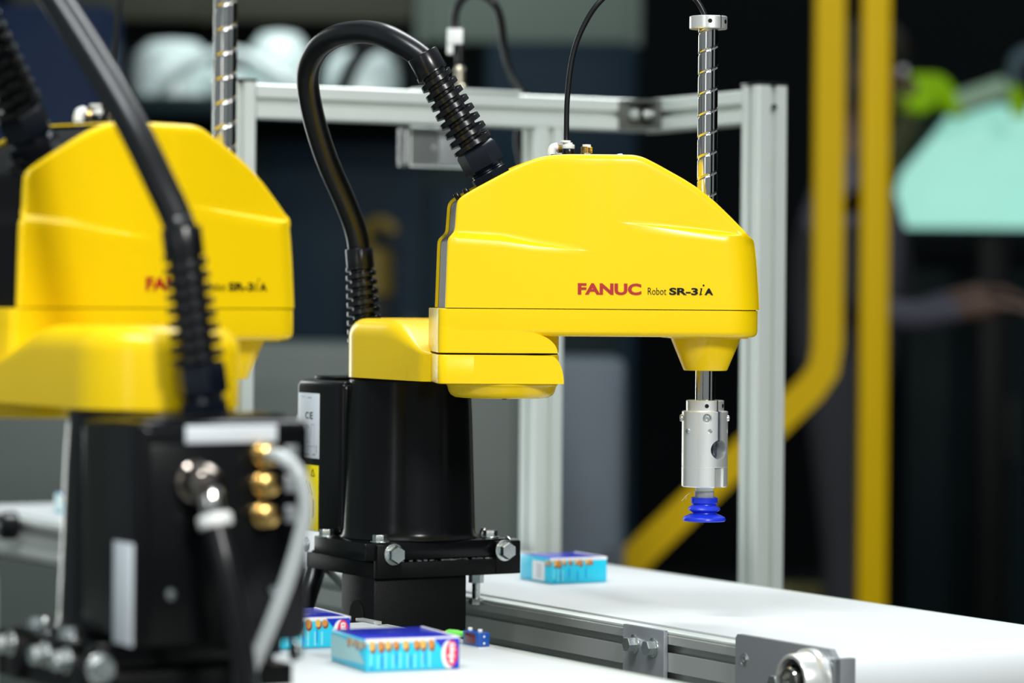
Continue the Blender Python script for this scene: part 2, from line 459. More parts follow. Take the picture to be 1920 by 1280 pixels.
def gripper_body_mesh():
    mb = MB(); mb.lathe([(0, 1.0300), (.0214, 1.0300), (.0223, 1.0309), (.0223, 1.0494), (.0219, 1.0496), (.0219, 1.0499), (.0223, 1.0501), (.0223, 1.1026), (.0216, 1.1034), (0, 1.1034)], 72)
    base = mb.build('cutting_body', 'alu')
    def cut(m_):
        c = m_.build('cutter', 'alu')
        md = base.modifiers.new('cut', 'BOOLEAN'); md.object = c; md.operation = 'DIFFERENCE'; md.solver = 'EXACT'
        return c
    phi = -math.pi / 2 + R(37)                          # the slot and window look to the right of the camera
    F_ = RZ(phi)
    cs = [cut(MB().box((.008, -.0024, 1.068), (.03, .0024, 1.11), Mx=F_)),
          cut(MB().cyl(.0095, .004, .03, 40, Mx=F_ @ T(0, 0, 1.0665) @ RY(math.pi / 2))),
          cut(MB().box((.0197, -.0056, 1.02), (.03, .0056, 1.0492), Mx=F_)),
          cut(MB().cyl(.0047, .0185, .03, 24, Mx=RZ(-math.pi / 2 + R(2)) @ T(0, 0, 1.0968) @ RY(math.pi / 2))),
          cut(MB().cyl(.0023, .016, .03, 20, Mx=RZ(-math.pi / 2 + R(10)) @ T(0, 0, 1.0846) @ RY(math.pi / 2))),
          cut(MB().cyl(.0023, .016, .03, 20, Mx=RZ(-math.pi / 2 + R(75)) @ T(0, 0, 1.0846) @ RY(math.pi / 2)))]
    me = bpy.data.meshes.new_from_object(base.evaluated_get(bpy.context.evaluated_depsgraph_get()))
    for o in cs + [base]: bpy.data.objects.remove(o)
    me.name = 'gripper_body'; me.polygons.foreach_set('use_smooth', [True] * len(me.polygons)); me.set_sharp_from_angle(angle=R(30))
    return me

SHARED = {}
def link_mesh(name, me, parent, Mx=I4, label=None):
    o = bpy.data.objects.new(name, me); COL.objects.link(o); o.parent = parent; o.matrix_basis = Mx
    if label: o['label'] = label
    return o

ZB = .9674     # top of the flange the robot stands on
def make_robot(label, j1, base_yaw, j2, arm_yaw, cable_pts, tube_pts, rear_tilt, feed_pts, group):
    """j1, j2: plan positions of the two vertical axes"""
    root = thing('assembly_robot', label, 'robot', (j1[0], j1[1], ZB), 0, group)
    Tz = T(-j1[0], -j1[1], -ZB)                       # world -> root
    Tb = T(0, 0, -ZB) @ RZ(base_yaw)
    d = Vector((j2[0] - j1[0], j2[1] - j1[1])); Tl = T(0, 0, -ZB) @ RZ(math.atan2(d.y, d.x)); LL = d.length
    Ta = Tz @ T(j2[0], j2[1], 0) @ RZ(arm_yaw)
    # ---- base column, rear cover
    mb = MB(); mb.lathe([(0, .9676), (.070, .9676), (.0705, .9682), (.0700, .9695), (.0688, .9715), (.0678, .975), (.0675, .985), (.0640, 1.09), (.0618, 1.1262), (.0606, 1.1275), (0, 1.1275)], 72)
    mb.build('base_column', 'black_gloss', root, Tb)
    mb = MB(); mb.box((-.127, -.0665, .9680), (-.022, .0665, 1.1250), .008, seg=4)
    mb.box((-.118, -.050, 1.1245), (-.068, .050, 1.1285), .0018)
    rc = mb.build('rear_cover', 'black_gloss', root, Tb)
    MB().box((-.1285, -.0585, .9700), (-.1268, .0585, 1.1085), .0006).build('connector_panel', 'black_gloss', rc)
    for y, z in ((.043, 1.005), (-.036, 1.005)):
        MB().lathe([(0, 0), (.0038, 0), (.0040, .001), (.0034, .0026), (0, .003)], 16, T(-.1285, y, z) @ RY(-math.pi / 2)).build('panel_screw', 'zinc', rc)
    MB().box((-.1292, -.038, 1.1095), (-.1272, .032, 1.1215), .0004).build('white_label_strip', 'label_white', rc, label='blank white strip')
    # labels on the side of the rear cover
    lb = MB(); lb.box((-.1190, -.0671, 1.0440), (-.0715, -.0663, 1.1110), .0003); white = lb.build('white_rating_label', 'label_white', root, Tb)
    Fs = T(0, -.0672, 0) @ RX(math.pi / 2)             # text frame on the y- face: x along, y up
    tx = MB(); tx.text('C', -.1020, -.0945, 1.0845, 1.0915, Fs, .01); tx.text('E', -.0915, -.0850, 1.0845, 1.0915, Fs, .01)
    tx.build('ce_mark', 'print_black', white)
    ln = MB()
    for x0, z0, x1, z1 in ((-.112, 1.107, -.104, 1.1074), (-.097, 1.1062, -.088, 1.1068), (-.1035, 1.0775, -.095, 1.078), (-.1035, 1.0755, -.093, 1.076), (-.0815, 1.0520, -.0811, 1.0790), (-.0880, 1.0790, -.0811, 1.0794),
                           (-.0880, 1.0660, -.0876, 1.0794), (-.1060, 1.0610, -.1056, 1.0735), (-.1060, 1.0735, -.0985, 1.0739), (-.0985, 1.0610, -.0981, 1.0739), (-.1060, 1.0606, -.0930, 1.0610), (-.0930, 1.0606, -.0926, 1.0700), (-.1090, 1.0565, -.0810, 1.0568),
                           (-.1160, 1.0475, -.0930, 1.0490), (-.0860, 1.0475, -.0780, 1.0490), (-.0765, 1.0500, -.0750, 1.0580), (-.1160, 1.0520, -.1130, 1.0535)):
        ln.box((x0, -.0674, z0), (x1, -.0670, z1))
    ln.build('diagram_print', 'print_grey', white)
    lb = MB(); lb.box((-.1190, -.0671, .9700), (-.0725, -.0663, 1.0370), .0003); yl = lb.build('yellow_warning_label', 'label_yellow', root, Tb)
    ln = MB()
    for i in range(4): ln.box((-.1150, -.0674, 1.0255 + i * .0022), (-.1085, -.0670, 1.0268 + i * .0022))
    def tri(cx, cz, s):
        pts = [(cx, cz + s), (cx - s, cz - s * .7), (cx + s, cz - s * .7)]
        for (a, b), (c, e) in zip(pts, pts[1:] + pts[:1]): ln.tube([(a, -.0673, b), (c, -.0673, e)], .00035, 6, sub=1)
    tri(-.0840, 1.0290, .0042); tri(-.1000, 1.0130, .0075)
    ln.tube([(-.1110, -.0673, 1.0210), (-.1040, -.0673, 1.0080)], .0003, 6, sub=1); ln.tube([(-.0930, -.0673, 1.0190), (-.0860, -.0673, 1.0060)], .0003, 6, sub=1)
    for i, (x, z0, z1) in enumerate(((-.105, .977, .996), (-.1025, .977, .990), (-.0955, .975, .998), (-.0930, .978, .992), (-.0850, .982, 1.003), (-.0826, .985, 1.001))):
        ln.box((x, -.0674, z0), (x + .0007, -.0670, z1))
    ln.build('warning_print', 'print_black', yl)
    MB().box((-.1190, .0663, .9690), (-.0870, .0677, 1.0400), .0003).build('white_side_plate', 'label_white', rc, label='blank white plate on the far side')
    # rear connectors
    cn = MB(); Cx = T(-.1285, .026, 1.083) @ RY(-math.pi / 2)
    cn.lathe([(0, 0), (.0145, 0), (.0145, .005), (.0125, .007), (.0125, .014), (.0132, .019), (.0122, .024), (.0090, .028), (0, .030)], 32, Cx)
    pc = cn.build('power_connector', 'bronze', root, Tb)
    cn = MB(); Dx = T(-.1485, .023, 1.076) @ along((0, 0, 0), (-.25, -.12, -1)).to_3x3().to_4x4()
    cn.cyl(.0100, -.004, .016, 28, .0015, Dx); cn.build('elbow', 'steel', pc)
    cn = MB(); cn.cyl(.0122, .015, .0245, 28, .002, Dx); cn.build('white_ring', 'white_plastic', pc, label='white plastic ring')
    f = [tuple(Dx @ Vector((0, 0, .024)))] + [tuple(p) for p in feed_pts]
    MB().tube(f, .0088, 16).build('power_cable', 'rubber', root, Tb)
    for z in (1.101, 1.080, 1.0585):
        cn = MB(); cn.lathe([(0, 0), (.0085, 0), (.0085, .004), (.0066, .005), (.0066, .011), (.0072, .012), (.0072, .0155), (.005, .0165), (0, .0165)], 24, T(-.1285, -.026, z) @ RY(-math.pi / 2))
        cn.build('air_port', 'brass', rc)
        MB().box((-.1300, -.0540, z - .0060), (-.1283, -.0445, z + .0060), .0004).build('port_tag', 'plate_alu', rc)
    MB().tube([(-.143, -.026, 1.101), (-.156, -.028, 1.100), (-.166, -.036, 1.090), (-.169, -.041, 1.067), (-.166, -.038, 1.043), (-.160, -.030, 1.010), (-.152, -.019, .975), (-.146, -.010, .95)], .0052, 14).build('air_hose', 'clear_tube', root, Tb, label='translucent hose')
    # joint boss: square back, round front
    def boss(i):
        r = .0552 - i; i = i - .0001; o = []
        for k in range(25): a = R(-90 + 180 * k / 24); o.append((r * math.cos(a) - .0006, r * math.sin(a)))
        for cx, cy, a0 in ((-.0668 + .0085, VW - .0085, 90), (-.0668 + .0085, -VW + .0085, 180)):
            for k in range(7):
                a = R(a0 + 90 * k / 6); q = .0085 - i; o.append((cx + q * math.cos(a), cy + q * math.sin(a)))
        return o
    # ---- inner arm
    mb = MB(); R1, R2 = .0625, .0548
    out = []; NS = 40
    def hw(s):
        t = min(1, max(0, s / LL)); return (R1 + (.0605 - R1) * t - (.0605 - .0440) * sstep(LL - .054, LL - .036, s)) if s < LL - .033 else math.sqrt(max(0, R2 * R2 - (s - LL) ** 2))
    for i in range(33): a = R(90 + 180 * i / 32); out.append((R1 * math.cos(a), R1 * math.sin(a), 0.0))
    for i in range(1, NS): s = LL * i / NS; out.append((s, -hw(s), s))
    for i in range(33): a = R(-90 + 180 * i / 32); out.append((LL + R2 * math.cos(a), R2 * math.sin(a), LL))
    for i in range(NS - 1, 0, -1): s = LL * i / NS; out.append((s, hw(s), s))
    def top(s): return 1.1572 + (1.1890 - 1.1572) * (1 - sstep(.060, .162, s))
    def rad(s): return .0028 + .0152 * (1 - sstep(.06, .160, s))
    rings = [[(x, y, 1.1296) for x, y, s in out], [(x, y, 1.1300) for x, y, s in out]]
    for k in range(0, 8):
        ring = []
        for x, y, s in out:
            r = rad(s); th = math.pi / 2 * k / 7; dd = r * (1 - math.cos(th)); e = Vector((s - x, -y)); e = e.normalized() * dd
            ring.append((x + e.x, y + e.y, top(s) - r + r * math.sin(th)))
        rings.append(ring)
    for fr in (.35, .65, .93):
        rings.append([(p[0] + (s - p[0]) * fr, p[1] * (1 - fr), top(p[0] + (s - p[0]) * fr if 0 < s < LL else s)) for p, (x, y, s) in zip(rings[9], out)])
    mb.rings(rings)
    for q_ in range(1):                               # squared-off joint end, turned like the outer arm of the middle robot
        Jr = T(LL, 0, 0) @ RZ(R(68.4)); mb.rings(stack(boss, [(.0012, 1.1296), (.0002, 1.1302), (0, 1.1310), (0, 1.1562), (.0008, 1.1572)]), Jr)
        for sg in (-1, 1):
            poly = [(-.0560, 1.1302), (.0530, 1.1302)]
            for k in range(15):
                a = math.pi / 2 * k / 14; poly.append((.0530 - .0135 * (1 - math.cos(a)), 1.1302 + .0268 * math.sin(a)))
            poly.append((-.0560, 1.1570))
            mb.prism(poly, .030, VW - .0003, Jr @ Matrix(((1, 0, 0, 0), (0, 0, sg, 0), (0, 1, 0, 0), (0, 0, 0, 1))))
    ia = mb.build('inner_arm', 'yellow', root, Tl, 40)
    mb = MB(); mb.lathe([(.0545, 1.1298), (.0540, 1.1280), (.0528, 1.1270), (.0522, 1.1255), (.0512, 1.1215), (.0490, 1.1180), (.0450, 1.1158), (.0415, 1.1154), (0, 1.1154)], 72, T(LL, 0, 0))
    mb.build('joint_cap', 'yellow', ia)
    for y, q in ((0, .040), (.0365, -.0165), (-.0365, -.0165)):
        MB().cyl(.0023, 1.1148, 1.1156, 12, Mx=T(LL + y, q, 0)).build('cap_screw', 'black_plastic', ia)
    MB().cyl(.030, 1.1889, 1.1896, 40, .0003, T(0, 0, 0)).build('hub_cover', 'yellow', ia)
    # ---- outer arm casting
    mb = MB(); ol = lambda i: rrect(-.0668, .2446, VW, .0085, NR, i)
    lv = [(.0062, 1.1752), (.0050, 1.1753), (.0030, 1.1760), (.0012, 1.1774), (.0003, 1.1795), (0, 1.1815), (0, 1.2004), (.0005, 1.2008), (.002, 1.2009)]
    mb.rings(stack(ol, lv))
    mb.rings(stack(boss, [(.0006, 1.1589), (0, 1.1594), (0, 1.1840)]))
    for sg in (-1, 1):                                # flat cheek whose front edge sweeps down in an arc
        poly = [(-.0585, 1.1592), (.0468, 1.1592)]
        for k in range(15):
            t = k / 14; a = math.pi / 2 * t
            poly.append((.0468 - .0262 * (1 - math.cos(a)) - .010 * t * t, 1.1592 + .0205 * math.sin(a)))
        poly += [(.0, 1.1840), (-.0585, 1.1840)]
        mb.prism(poly, .044, VW - .0001, Matrix(((1, 0, 0, 0), (0, 0, sg, 0), (0, 1, 0, 0), (0, 0, 0, 1))))
    ca = mb.build('arm_casting', 'yellow', root, Ta, 40)
    MB().rings(stack(lambda i: rrect(-.060, .2446, VW, .006, NR, i), [(.0016, 1.2005), (.0016, 1.2020)])).build('seam_gasket', 'print_black', ca)
    MB().cyl(.0535, 1.1566, 1.1592, 64).build('joint_gap', 'print_black', ca)
    nc = MB(); nc.lathe([(0, 1.1426), (.0206, 1.1426), (.0212, 1.1431), (.0215, 1.1437), (.0342, 1.1741), (.0342, 1.1760)], 56, T(.1985, 0, 0)); nc.build('nose_cone', 'yellow', ca)
    MB().box((.1600, -.032, 1.1738), (.2345, .032, 1.1757), .0008).build('nose_flange', 'yellow', ca)
    # ---- cover with its print
    if 'cover' not in SHARED: SHARED['cover'] = arm_cover()
    me, bp = SHARED['cover']
    cv = link_mesh('arm_cover', me, root, Ta)
    bp.build('back_plate', 'black_powder', cv, angle=30, label='black plate set into the back of the cover')
    FT = T(0, -VW - .0003, 0) @ RX(math.pi / 2)
    t = MB(); t.text('FANUC', .0655, .1263, 1.2150, 1.2260, FT, .040); t.build('red_lettering', 'print_red', cv, label='bold red lettering')
    t = MB(); t.text('Robot', .1326, .1503, 1.2155, 1.2222, FT, -.008); t.text('SR-3', .1532, .1808, 1.2154, 1.2223, FT, .035)
    t.text('A', .1872, .1955, 1.2156, 1.2220, FT, .05)
    t.prism([(.1818, 1.2157), (.1836, 1.2155), (.1850, 1.2163), (.1846, 1.2168), (.1838, 1.2164), (.1850, 1.2221), (.1834, 1.2221), (.1827, 1.2215), (.1836, 1.2213), (.1826, 1.2165)], 0, .0002, FT)
    t.cyl(.0009, 0, .0002, 16, Mx=FT @ T(.1862, 1.2248, 0)); t.build('black_lettering', 'print_black', cv, label='black lettering')
    for u, z in ((-.0470, 1.3074), (-.0385, 1.3120)):
        MB().cyl(.0030, -.003, .0035, 16, .0006, T(u, -.030, z) @ RY(-.55)).build('plate_screw', 'black_plastic', cv)
    MB().box((.2085, .008, 1.2860), (.2180, .020, 1.2990), .002).build('shaft_stop', 'yellow', cv)
    # fittings on the top
    f1 = MB(); f1.cyl(.0064, 1.3478, 1.3553, 28, .0006, T(.0628, 0, 0)); pt = f1.build('tube_fitting', 'black_plastic', root, Ta)
    f1 = MB(); f1.cyl(.0060, 1.3553, 1.3596, 28, .0008, T(.0628, 0, 0)); f1.cyl(.0040, 1.3596, 1.3614, 20, 0, T(.0628, 0, 0)); f1.cyl(.0050, 1.3612, 1.3634, 24, .0005, T(.0600, 0, 0)); f1.build('release_ring', 'white_plastic', pt, label='white release ring')
    f2 = MB(); f2.prism(hexpoly(.0105), 1.3478, 1.3510, T(.0805, 0, 0)); br = f2.build('brass_fitting', 'zinc', root, Ta)
    f2 = MB(); f2.lathe([(0, 1.351), (.0058, 1.351)] + [(.0058 - .0005 * (k % 2), 1.3515 + .0007 * k) for k in range(9)] + [(.0050, 1.3578), (0, 1.3578)], 28, T(.0805, 0, 0)); f2.build('brass_thread', 'brass', br)
    f2 = MB(); f2.cyl(.0041, 1.3578, 1.3598, 20, .0004, T(.0805, 0, 0)); f2.build('release_ring', 'white_plastic', br, label='white release ring')
    f3 = MB(); f3.tube([(.0475, .006, 1.3470), (.0475, .006, 1.3530), (.0490, .006, 1.3565), (.0530, .006, 1.3575)], .0042, 16); ef = f3.build('elbow_fitting', 'white_plastic', root, Ta)
    f3 = MB(); f3.lathe([(.0036 + .0005 * (k % 2), .0008 * k) for k in range(9)] + [(0, .0072)], 20, T(.0530, .006, 1.3555) @ RY(math.pi / 2)); f3.build('brass_thread', 'brass', ef)
    MB().box((.042, -.030, 1.3476), (.090, .030, 1.3488), .0004).build('fitting_plate', 'black_plastic', cv)
    MB().lathe([(0, 1.3482), (.0042, 1.3482), (.0038, 1.3508), (.0030, 1.3514), (0, 1.3514)], 20, T(.1135, .004, 0)).build('top_screw', 'zinc', cv)
    MB().lathe([(0, 1.3482), (.0030, 1.3482), (.0024, 1.3492), (0, 1.3492)], 16, T(.0990, .004, 0)).build('top_screw', 'zinc', cv)
    MB().tube(tube_pts, .0027, 12, Tz).build('air_tube', 'rubber', root)
    # ---- cable with its two strain reliefs
    g0 = Vector((-.0120, -.0150, 1.3235)); g1 = Vector((-.0812, -.0150, 1.4440)); ax = (g1 - g0).normalized()
    def gland(name, Mx, k=1.0):
        b = MB(); b.prism(hexpoly(.0350 * k), -.004, .0085, Mx); b.lathe([(0, .0085), (.0165 * k, .0085), (.0158 * k, .0095), (.0165 * k, .0105), (.0158 * k, .0115), (.0165 * k, .0125), (.0158 * k, .0135), (0, .0135)], 30, Mx)
        g = b.build(name, 'navy_plastic', root)
        b = MB(); p = hexpoly(.0355 * k)
        b.rings([[(x * .9, y * .9, .0130) for x, y in p], [(x, y, .0150) for x, y in p], [(x, y, .0330) for x, y in p], [(x * .88, y * .88, .0365) for x, y in p]], Mx @ RZ(.3)); b.build('gland_nut', 'navy_plastic', g)
        b = MB(); spiral_sleeve(b, .0830 * k, .0208 * k, .0166 * k, .0122 * k, 8.3, Mx @ T(0, 0, .0365)); b.build('spiral_sleeve', 'black_plastic', g)
        b = MB(); e = .0365 + .083 * k
        b.lathe([(.0125, e - .002), (.0152 * k, e - .002), (.0155 * k, e), (.0155 * k, e + .0180), (.0150 * k, e + .0190), (.0130 * k, e + .0190), (.0124, e + .0170), (.0124, e)], 36, Mx); b.build('sleeve_collar', 'black_plastic', g)
        return e + .019
    Mg = Ta @ along(tuple(g0), tuple(ax)); e1 = gland('arm_cable_gland', Mg)
    rt = Vector(rear_tilt).normalized(); Mr = Tb @ T(-.090, 0, 1.1285) @ RZ(-base_yaw) @ along((0, 0, 0), tuple(rt)); e2 = gland('rear_cable_gland', Mr, .93)
    pts = [tuple(Mr @ Vector((0, 0, .02))), tuple(Mr @ Vector((0, 0, e2 - .016)))] + [tuple(Tz @ Vector(p)) for p in cable_pts] + \
          [tuple(Mg @ Vector((0, 0, e1 - .010))), tuple(Mg @ Vector((0, 0, e1 - .05))), tuple(Mg @ Vector((0, 0, .02)))]
    MB().tube(pts, .0116, 20, sub=10).build('hollow_cable', 'rubber', root)
    # ---- shaft and tool
    if 'shaft' not in SHARED: SHARED['shaft'] = shaft_mesh(); SHARED['grip'] = gripper_body_mesh()
    Tt = Ta @ T(.1985, 0, 0)
    Tt = Tt @ RZ(-arm_yaw)                              # tool faces the same way on both
    sf = link_mesh('spline_shaft', SHARED['shaft'], root, Tt)
    b = MB(); b.lathe([(.0090, 1.4732), (.0178, 1.4732), (.0184, 1.4740), (.0184, 1.4848), (.0178, 1.4856), (.0060, 1.4856), (.0060, 1.4800), (0, 1.4800)], 48); col_ = b.build('shaft_collar', 'alu', sf)
    for a_ in (-88, -30):
        MB().cyl(.0021, .0165, .0187, 16, Mx=RZ(R(a_)) @ T(0, 0, 1.4800) @ RY(math.pi / 2)).build('set_screw_hole', 'print_black', sf)
    MB().box((.006, -.0004, 1.4735), (.0186, .0004, 1.4858), Mx=RZ(R(-52))).build('collar_slit', 'print_black', sf)
    gr = link_mesh('gripper', SHARED['grip'], root, Tt)
    b = MB(); b.lathe([(0, 1.1034), (.0180, 1.1034), (.0184, 1.1040), (.0184, 1.1132), (.0178, 1.1138), (0, 1.1138)], 48); b.build('clamp_collar', 'alu', gr)
    for a_ in (-88, -25):
        MB().cyl(.0020, .0165, .0187, 16, Mx=RZ(R(a_)) @ T(0, 0, 1.1086) @ RY(math.pi / 2)).build('collar_hole', 'print_black', gr)
    MB().box((.010, -.0005, 1.1034), (.0187, .0005, 1.1140), Mx=RZ(R(-53))).build('collar_slit', 'print_black', gr)
    def screw(a_, z, r, x, deep=.0012):
        Mx = RZ(R(a_)) @ T(x, 0, z) @ RY(math.pi / 2)
        b = MB(); b.lathe([(0, -.003), (r, -.003), (r, .0006), (r * .8, .0016), (r * .45, .0017), (r * .40, .0005), (0, .0005)], 20, Mx); b.build('gripper_screw', 'zinc', gr)
    screw(-88, 1.0968, .0036, .0193); screw(-140, 1.0846, .0024, .0221); screw(-178, 1.0965, .0036, .0226); screw(-10, 1.0965, .0030, .0222)
    MB().cyl(.0120, 1.058, 1.079, 30, Mx=I4).build('inner_core', 'shade_steel', gr)  # bluish dark tint stands for the dim reflection inside the window
    MB().box((.0090, -.00238, 1.0745), (.0195, .00238, 1.1031), Mx=RZ(R(-53))).build('slot_shade', 'shade_steel', gr)  # dark insert added so the slot looks shaded inside
    b = MB(); b.cyl(.0087, 1.0252, 1.0302, 24); b.build('white_stem', 'white_plastic', gr)
    b = MB(); b.cyl(.0096, 1.0186, 1.0256, 24, .0004); b.build('frosted_stem', 'grey_trans', gr)
    b = MB(); b.lathe([(0, 1.0196), (.0125, 1.0196), (.0130, 1.0190), (.0131, 1.0145), (.0126, 1.0138), (.0116, 1.0130), (.0118, 1.0122), (.0148, 1.0100), (.0158, 1.0082), (.0157, 1.0076), (.0128, 1.0058), (.0116, 1.0048), (.0118, 1.0040), (.0150, 1.0030), (.0200, 1.0005), (.0209, .9988), (.0209, .9974), (.0200, .9966), (.012, .9985), (0, .999)], 48)
    b.build('suction_cup', 'cup_blue', gr, label='blue bellows suction cup')
    b = MB(); b.tube([(-.0085, -.004, 1.0297), (-.0120, -.006, 1.0255), (-.0175, -.009, 1.0220), (-.0225, -.010, 1.0165)], .00022, 5); b.tube([(-.0175, -.009, 1.0220), (-.0185, -.009, 1.0180)], .00016, 5); b.build('loose_thread', 'thread', gr)
    return root

# ------------------------------------------------------------------ pedestal under a robot (frame: x = robot forward, y = left)
def make_pedestal(label, j1, yaw, group):
    root = thing('robot_pedestal', label, 'pedestal', (j1[0], j1[1], .800), yaw, group)
    Z = T(0, 0, -.800)
    b = MB(); b.box((-.083, -.060, .9495), (-.050, .078, .9674), .0012); b.box((-.050, -.0825, .9495), (.0625, .0835, .9674), .0012); fl = b.build('robot_flange', 'black_gloss', root, Z)
    b = MB(); b.box((-.090, -.071, .9320), (.0672, .091, .9475), .0006); pl = b.build('support_plate', 'black_powder', root, Z)
    for lo, hi in (((.0600, -.0715, .9322), (.0680, -.0440, .9655)), ((.0600, .0640, .9322), (.0680, .0925, .9655)), ((-.094, .070, .9330), (-.078, .0945, .9600)), ((.020, .082, .9330), (.046, .0955, .9620))):
        MB().box(lo, hi, .0008).build('lug', 'black_powder', pl)
    b = MB(); b.box((-.010, -.0715, .8000), (.061, .034, .9325), .002); st = b.build('square_post', 'black_powder', root, Z)
    ar = [(-.009 + .0, .802)]                           # arched opening on the left flank
    c = MB(); poly = [(.012, .800), (.040, .800), (.040, .892)] + [(.026 + .014 * math.cos(R(a)), .892 + .016 * math.sin(R(a))) for a in range(10, 180, 12)] + [(.012, .892)]
    c.prism(poly, 0, .0015, T(0, -.0722, 0) @ RX(math.pi / 2) @ T(0, 0, -.0005)); c.build('arched_recess', 'print_black', st)
    def bolt(M_, af=.0130, h=.0062, name='hex_bolt'):
        return hexhead(MB(), af, h, Z @ M_).build(name, 'zinc', root)
    X = RY(math.pi / 2)
    bolt(T(.0680, -.0535, .9560) @ X, .0150, .009); bolt(T(.0680, .0735, .9560) @ X, .0150, .009)
    bolt(T(-.0942, .0800, .9520) @ RY(-math.pi / 2), .0150, .008)
    for x, y in ((.0550, -.0620), (.0450, .0700), (-.0330, -.0768), (-.0330, .0768)): bolt(T(x, y, .9674))
    Y = RX(-math.pi / 2)
    bolt(T(.033, .0957, .9580) @ Y, .0130, .012); bolt(T(-.060, .0905, .9550) @ Y, .0130, .010)
    bolt(T(-.020, .0905, .9550) @ Y, .0130, .010); bolt(T(-.084, -.0742, .9560) @ RX(math.pi / 2), .011, .005)
    MB().lathe([(0, 0), (.004, 0), (.0045, .0046), (.0030, .0086), (0, .0091)], 14, Z @ T(.030, .0700, .9674) @ RX(-.2)).build('grease_nipple', 'zinc', root)
    b = MB(); b.prism(hexpoly(.0135), .9215, .9318, Z @ T(.038, .058, 0)); b.cyl(.0042, .899, .932, 16, 0, Z @ T(.038, .058, 0)); hexhead(b, .0130, .0060, Z @ T(.038, .058, .9055) @ RX(math.pi), False); b.build('levelling_bolt', 'zinc', root)
    b = MB(); rnd = random.Random(3)
    for i in range(46):
        y = -.046 + .112 * rnd.random(); x = .0535 + .0075 * rnd.random(); s = .0004 + .0009 * rnd.random()
        b.box((x - s, y - 1.6 * s, .9475), (x + s, y + 1.6 * s, .9475 + s), Mx=Z)
    o = b.build('metal_chips', 'zinc', root); o['kind'] = 'stuff'
    return root

# ------------------------------------------------------------------ the hall
AX = Vector((.504, -.864)); MX = Vector((.864, .504))
CONV_YAW = math.atan2(-.864, .504)
def conv_pt(s, off): return (.0917 + s * AX.x + off * MX.x, 3.153 + s * AX.y + off * MX.y)

struct(MB().box((-9, -4, -.05), (12, 16, 0)).build('floor', 'floor'))
struct(MB().box((-4.2, 14.0, 0), (12, 14.2, 6.0)).build('wall_back', 'wall'))
struct(MB().box((-4.2, 5.0, 0), (-4.0, 14, 6.0)).build('wall_left', 'pale_green'))
struct(MB().box((11.8, -4, 0), (12, 14, 6.0)).build('wall_right', 'wall'))

# work table that carries everything
t = thing('work_table', 'large grey steel table under both conveyors and both robots', 'table', (0, 3.4, 0))
MB().box((-1.45, -1.65, .765), (1.05, -.05, .800), .003).build('table_top', 'table', t)
for x in (-1.38, .98):
    for y in (-1.58, -.12): MB().box((x - .03, y - .03, 0), (x + .03, y + .03, .766), .002).build('leg', 'alu_profile', t)

# ------------------------------------------------------------------ conveyors
def profile_section(w, h, slots_side, slots_top=1, depth=.009, sw=.0085):
    """aluminium extrusion outline in (y, z), y 0..w, z 0..-h, T-slots on both flanks"""
    def flank(sgn):
        pts = []
        for k in range(slots_side):
            zc = -h * (k + .5) / slots_side
            pts += [(0, zc + sw / 2), (depth * .35, zc + sw / 2), (depth * .35, zc + sw * .8), (depth, zc + sw * .4), (depth, zc - sw * .4), (depth * .35, zc - sw * .8), (depth * .35, zc - sw / 2), (0, zc - sw / 2)]
        return pts
    L = [(0, -.0012), *flank(1), (0, -h + .0012), (.0012, -h)]
    Rr = [(w - .0012, -h), (w, -h + .0012)] + [(w - a, b) for a, b in reversed(flank(1))] + [(w, -.0012), (w - .0012, 0), (.0012, 0)]
    return L + Rr
YZ = Matrix(((0, 0, 1, 0), (1, 0, 0, 0), (0, 1, 0, 0), (0, 0, 0, 1)))     # (y, z, x) prism -> conveyor frame

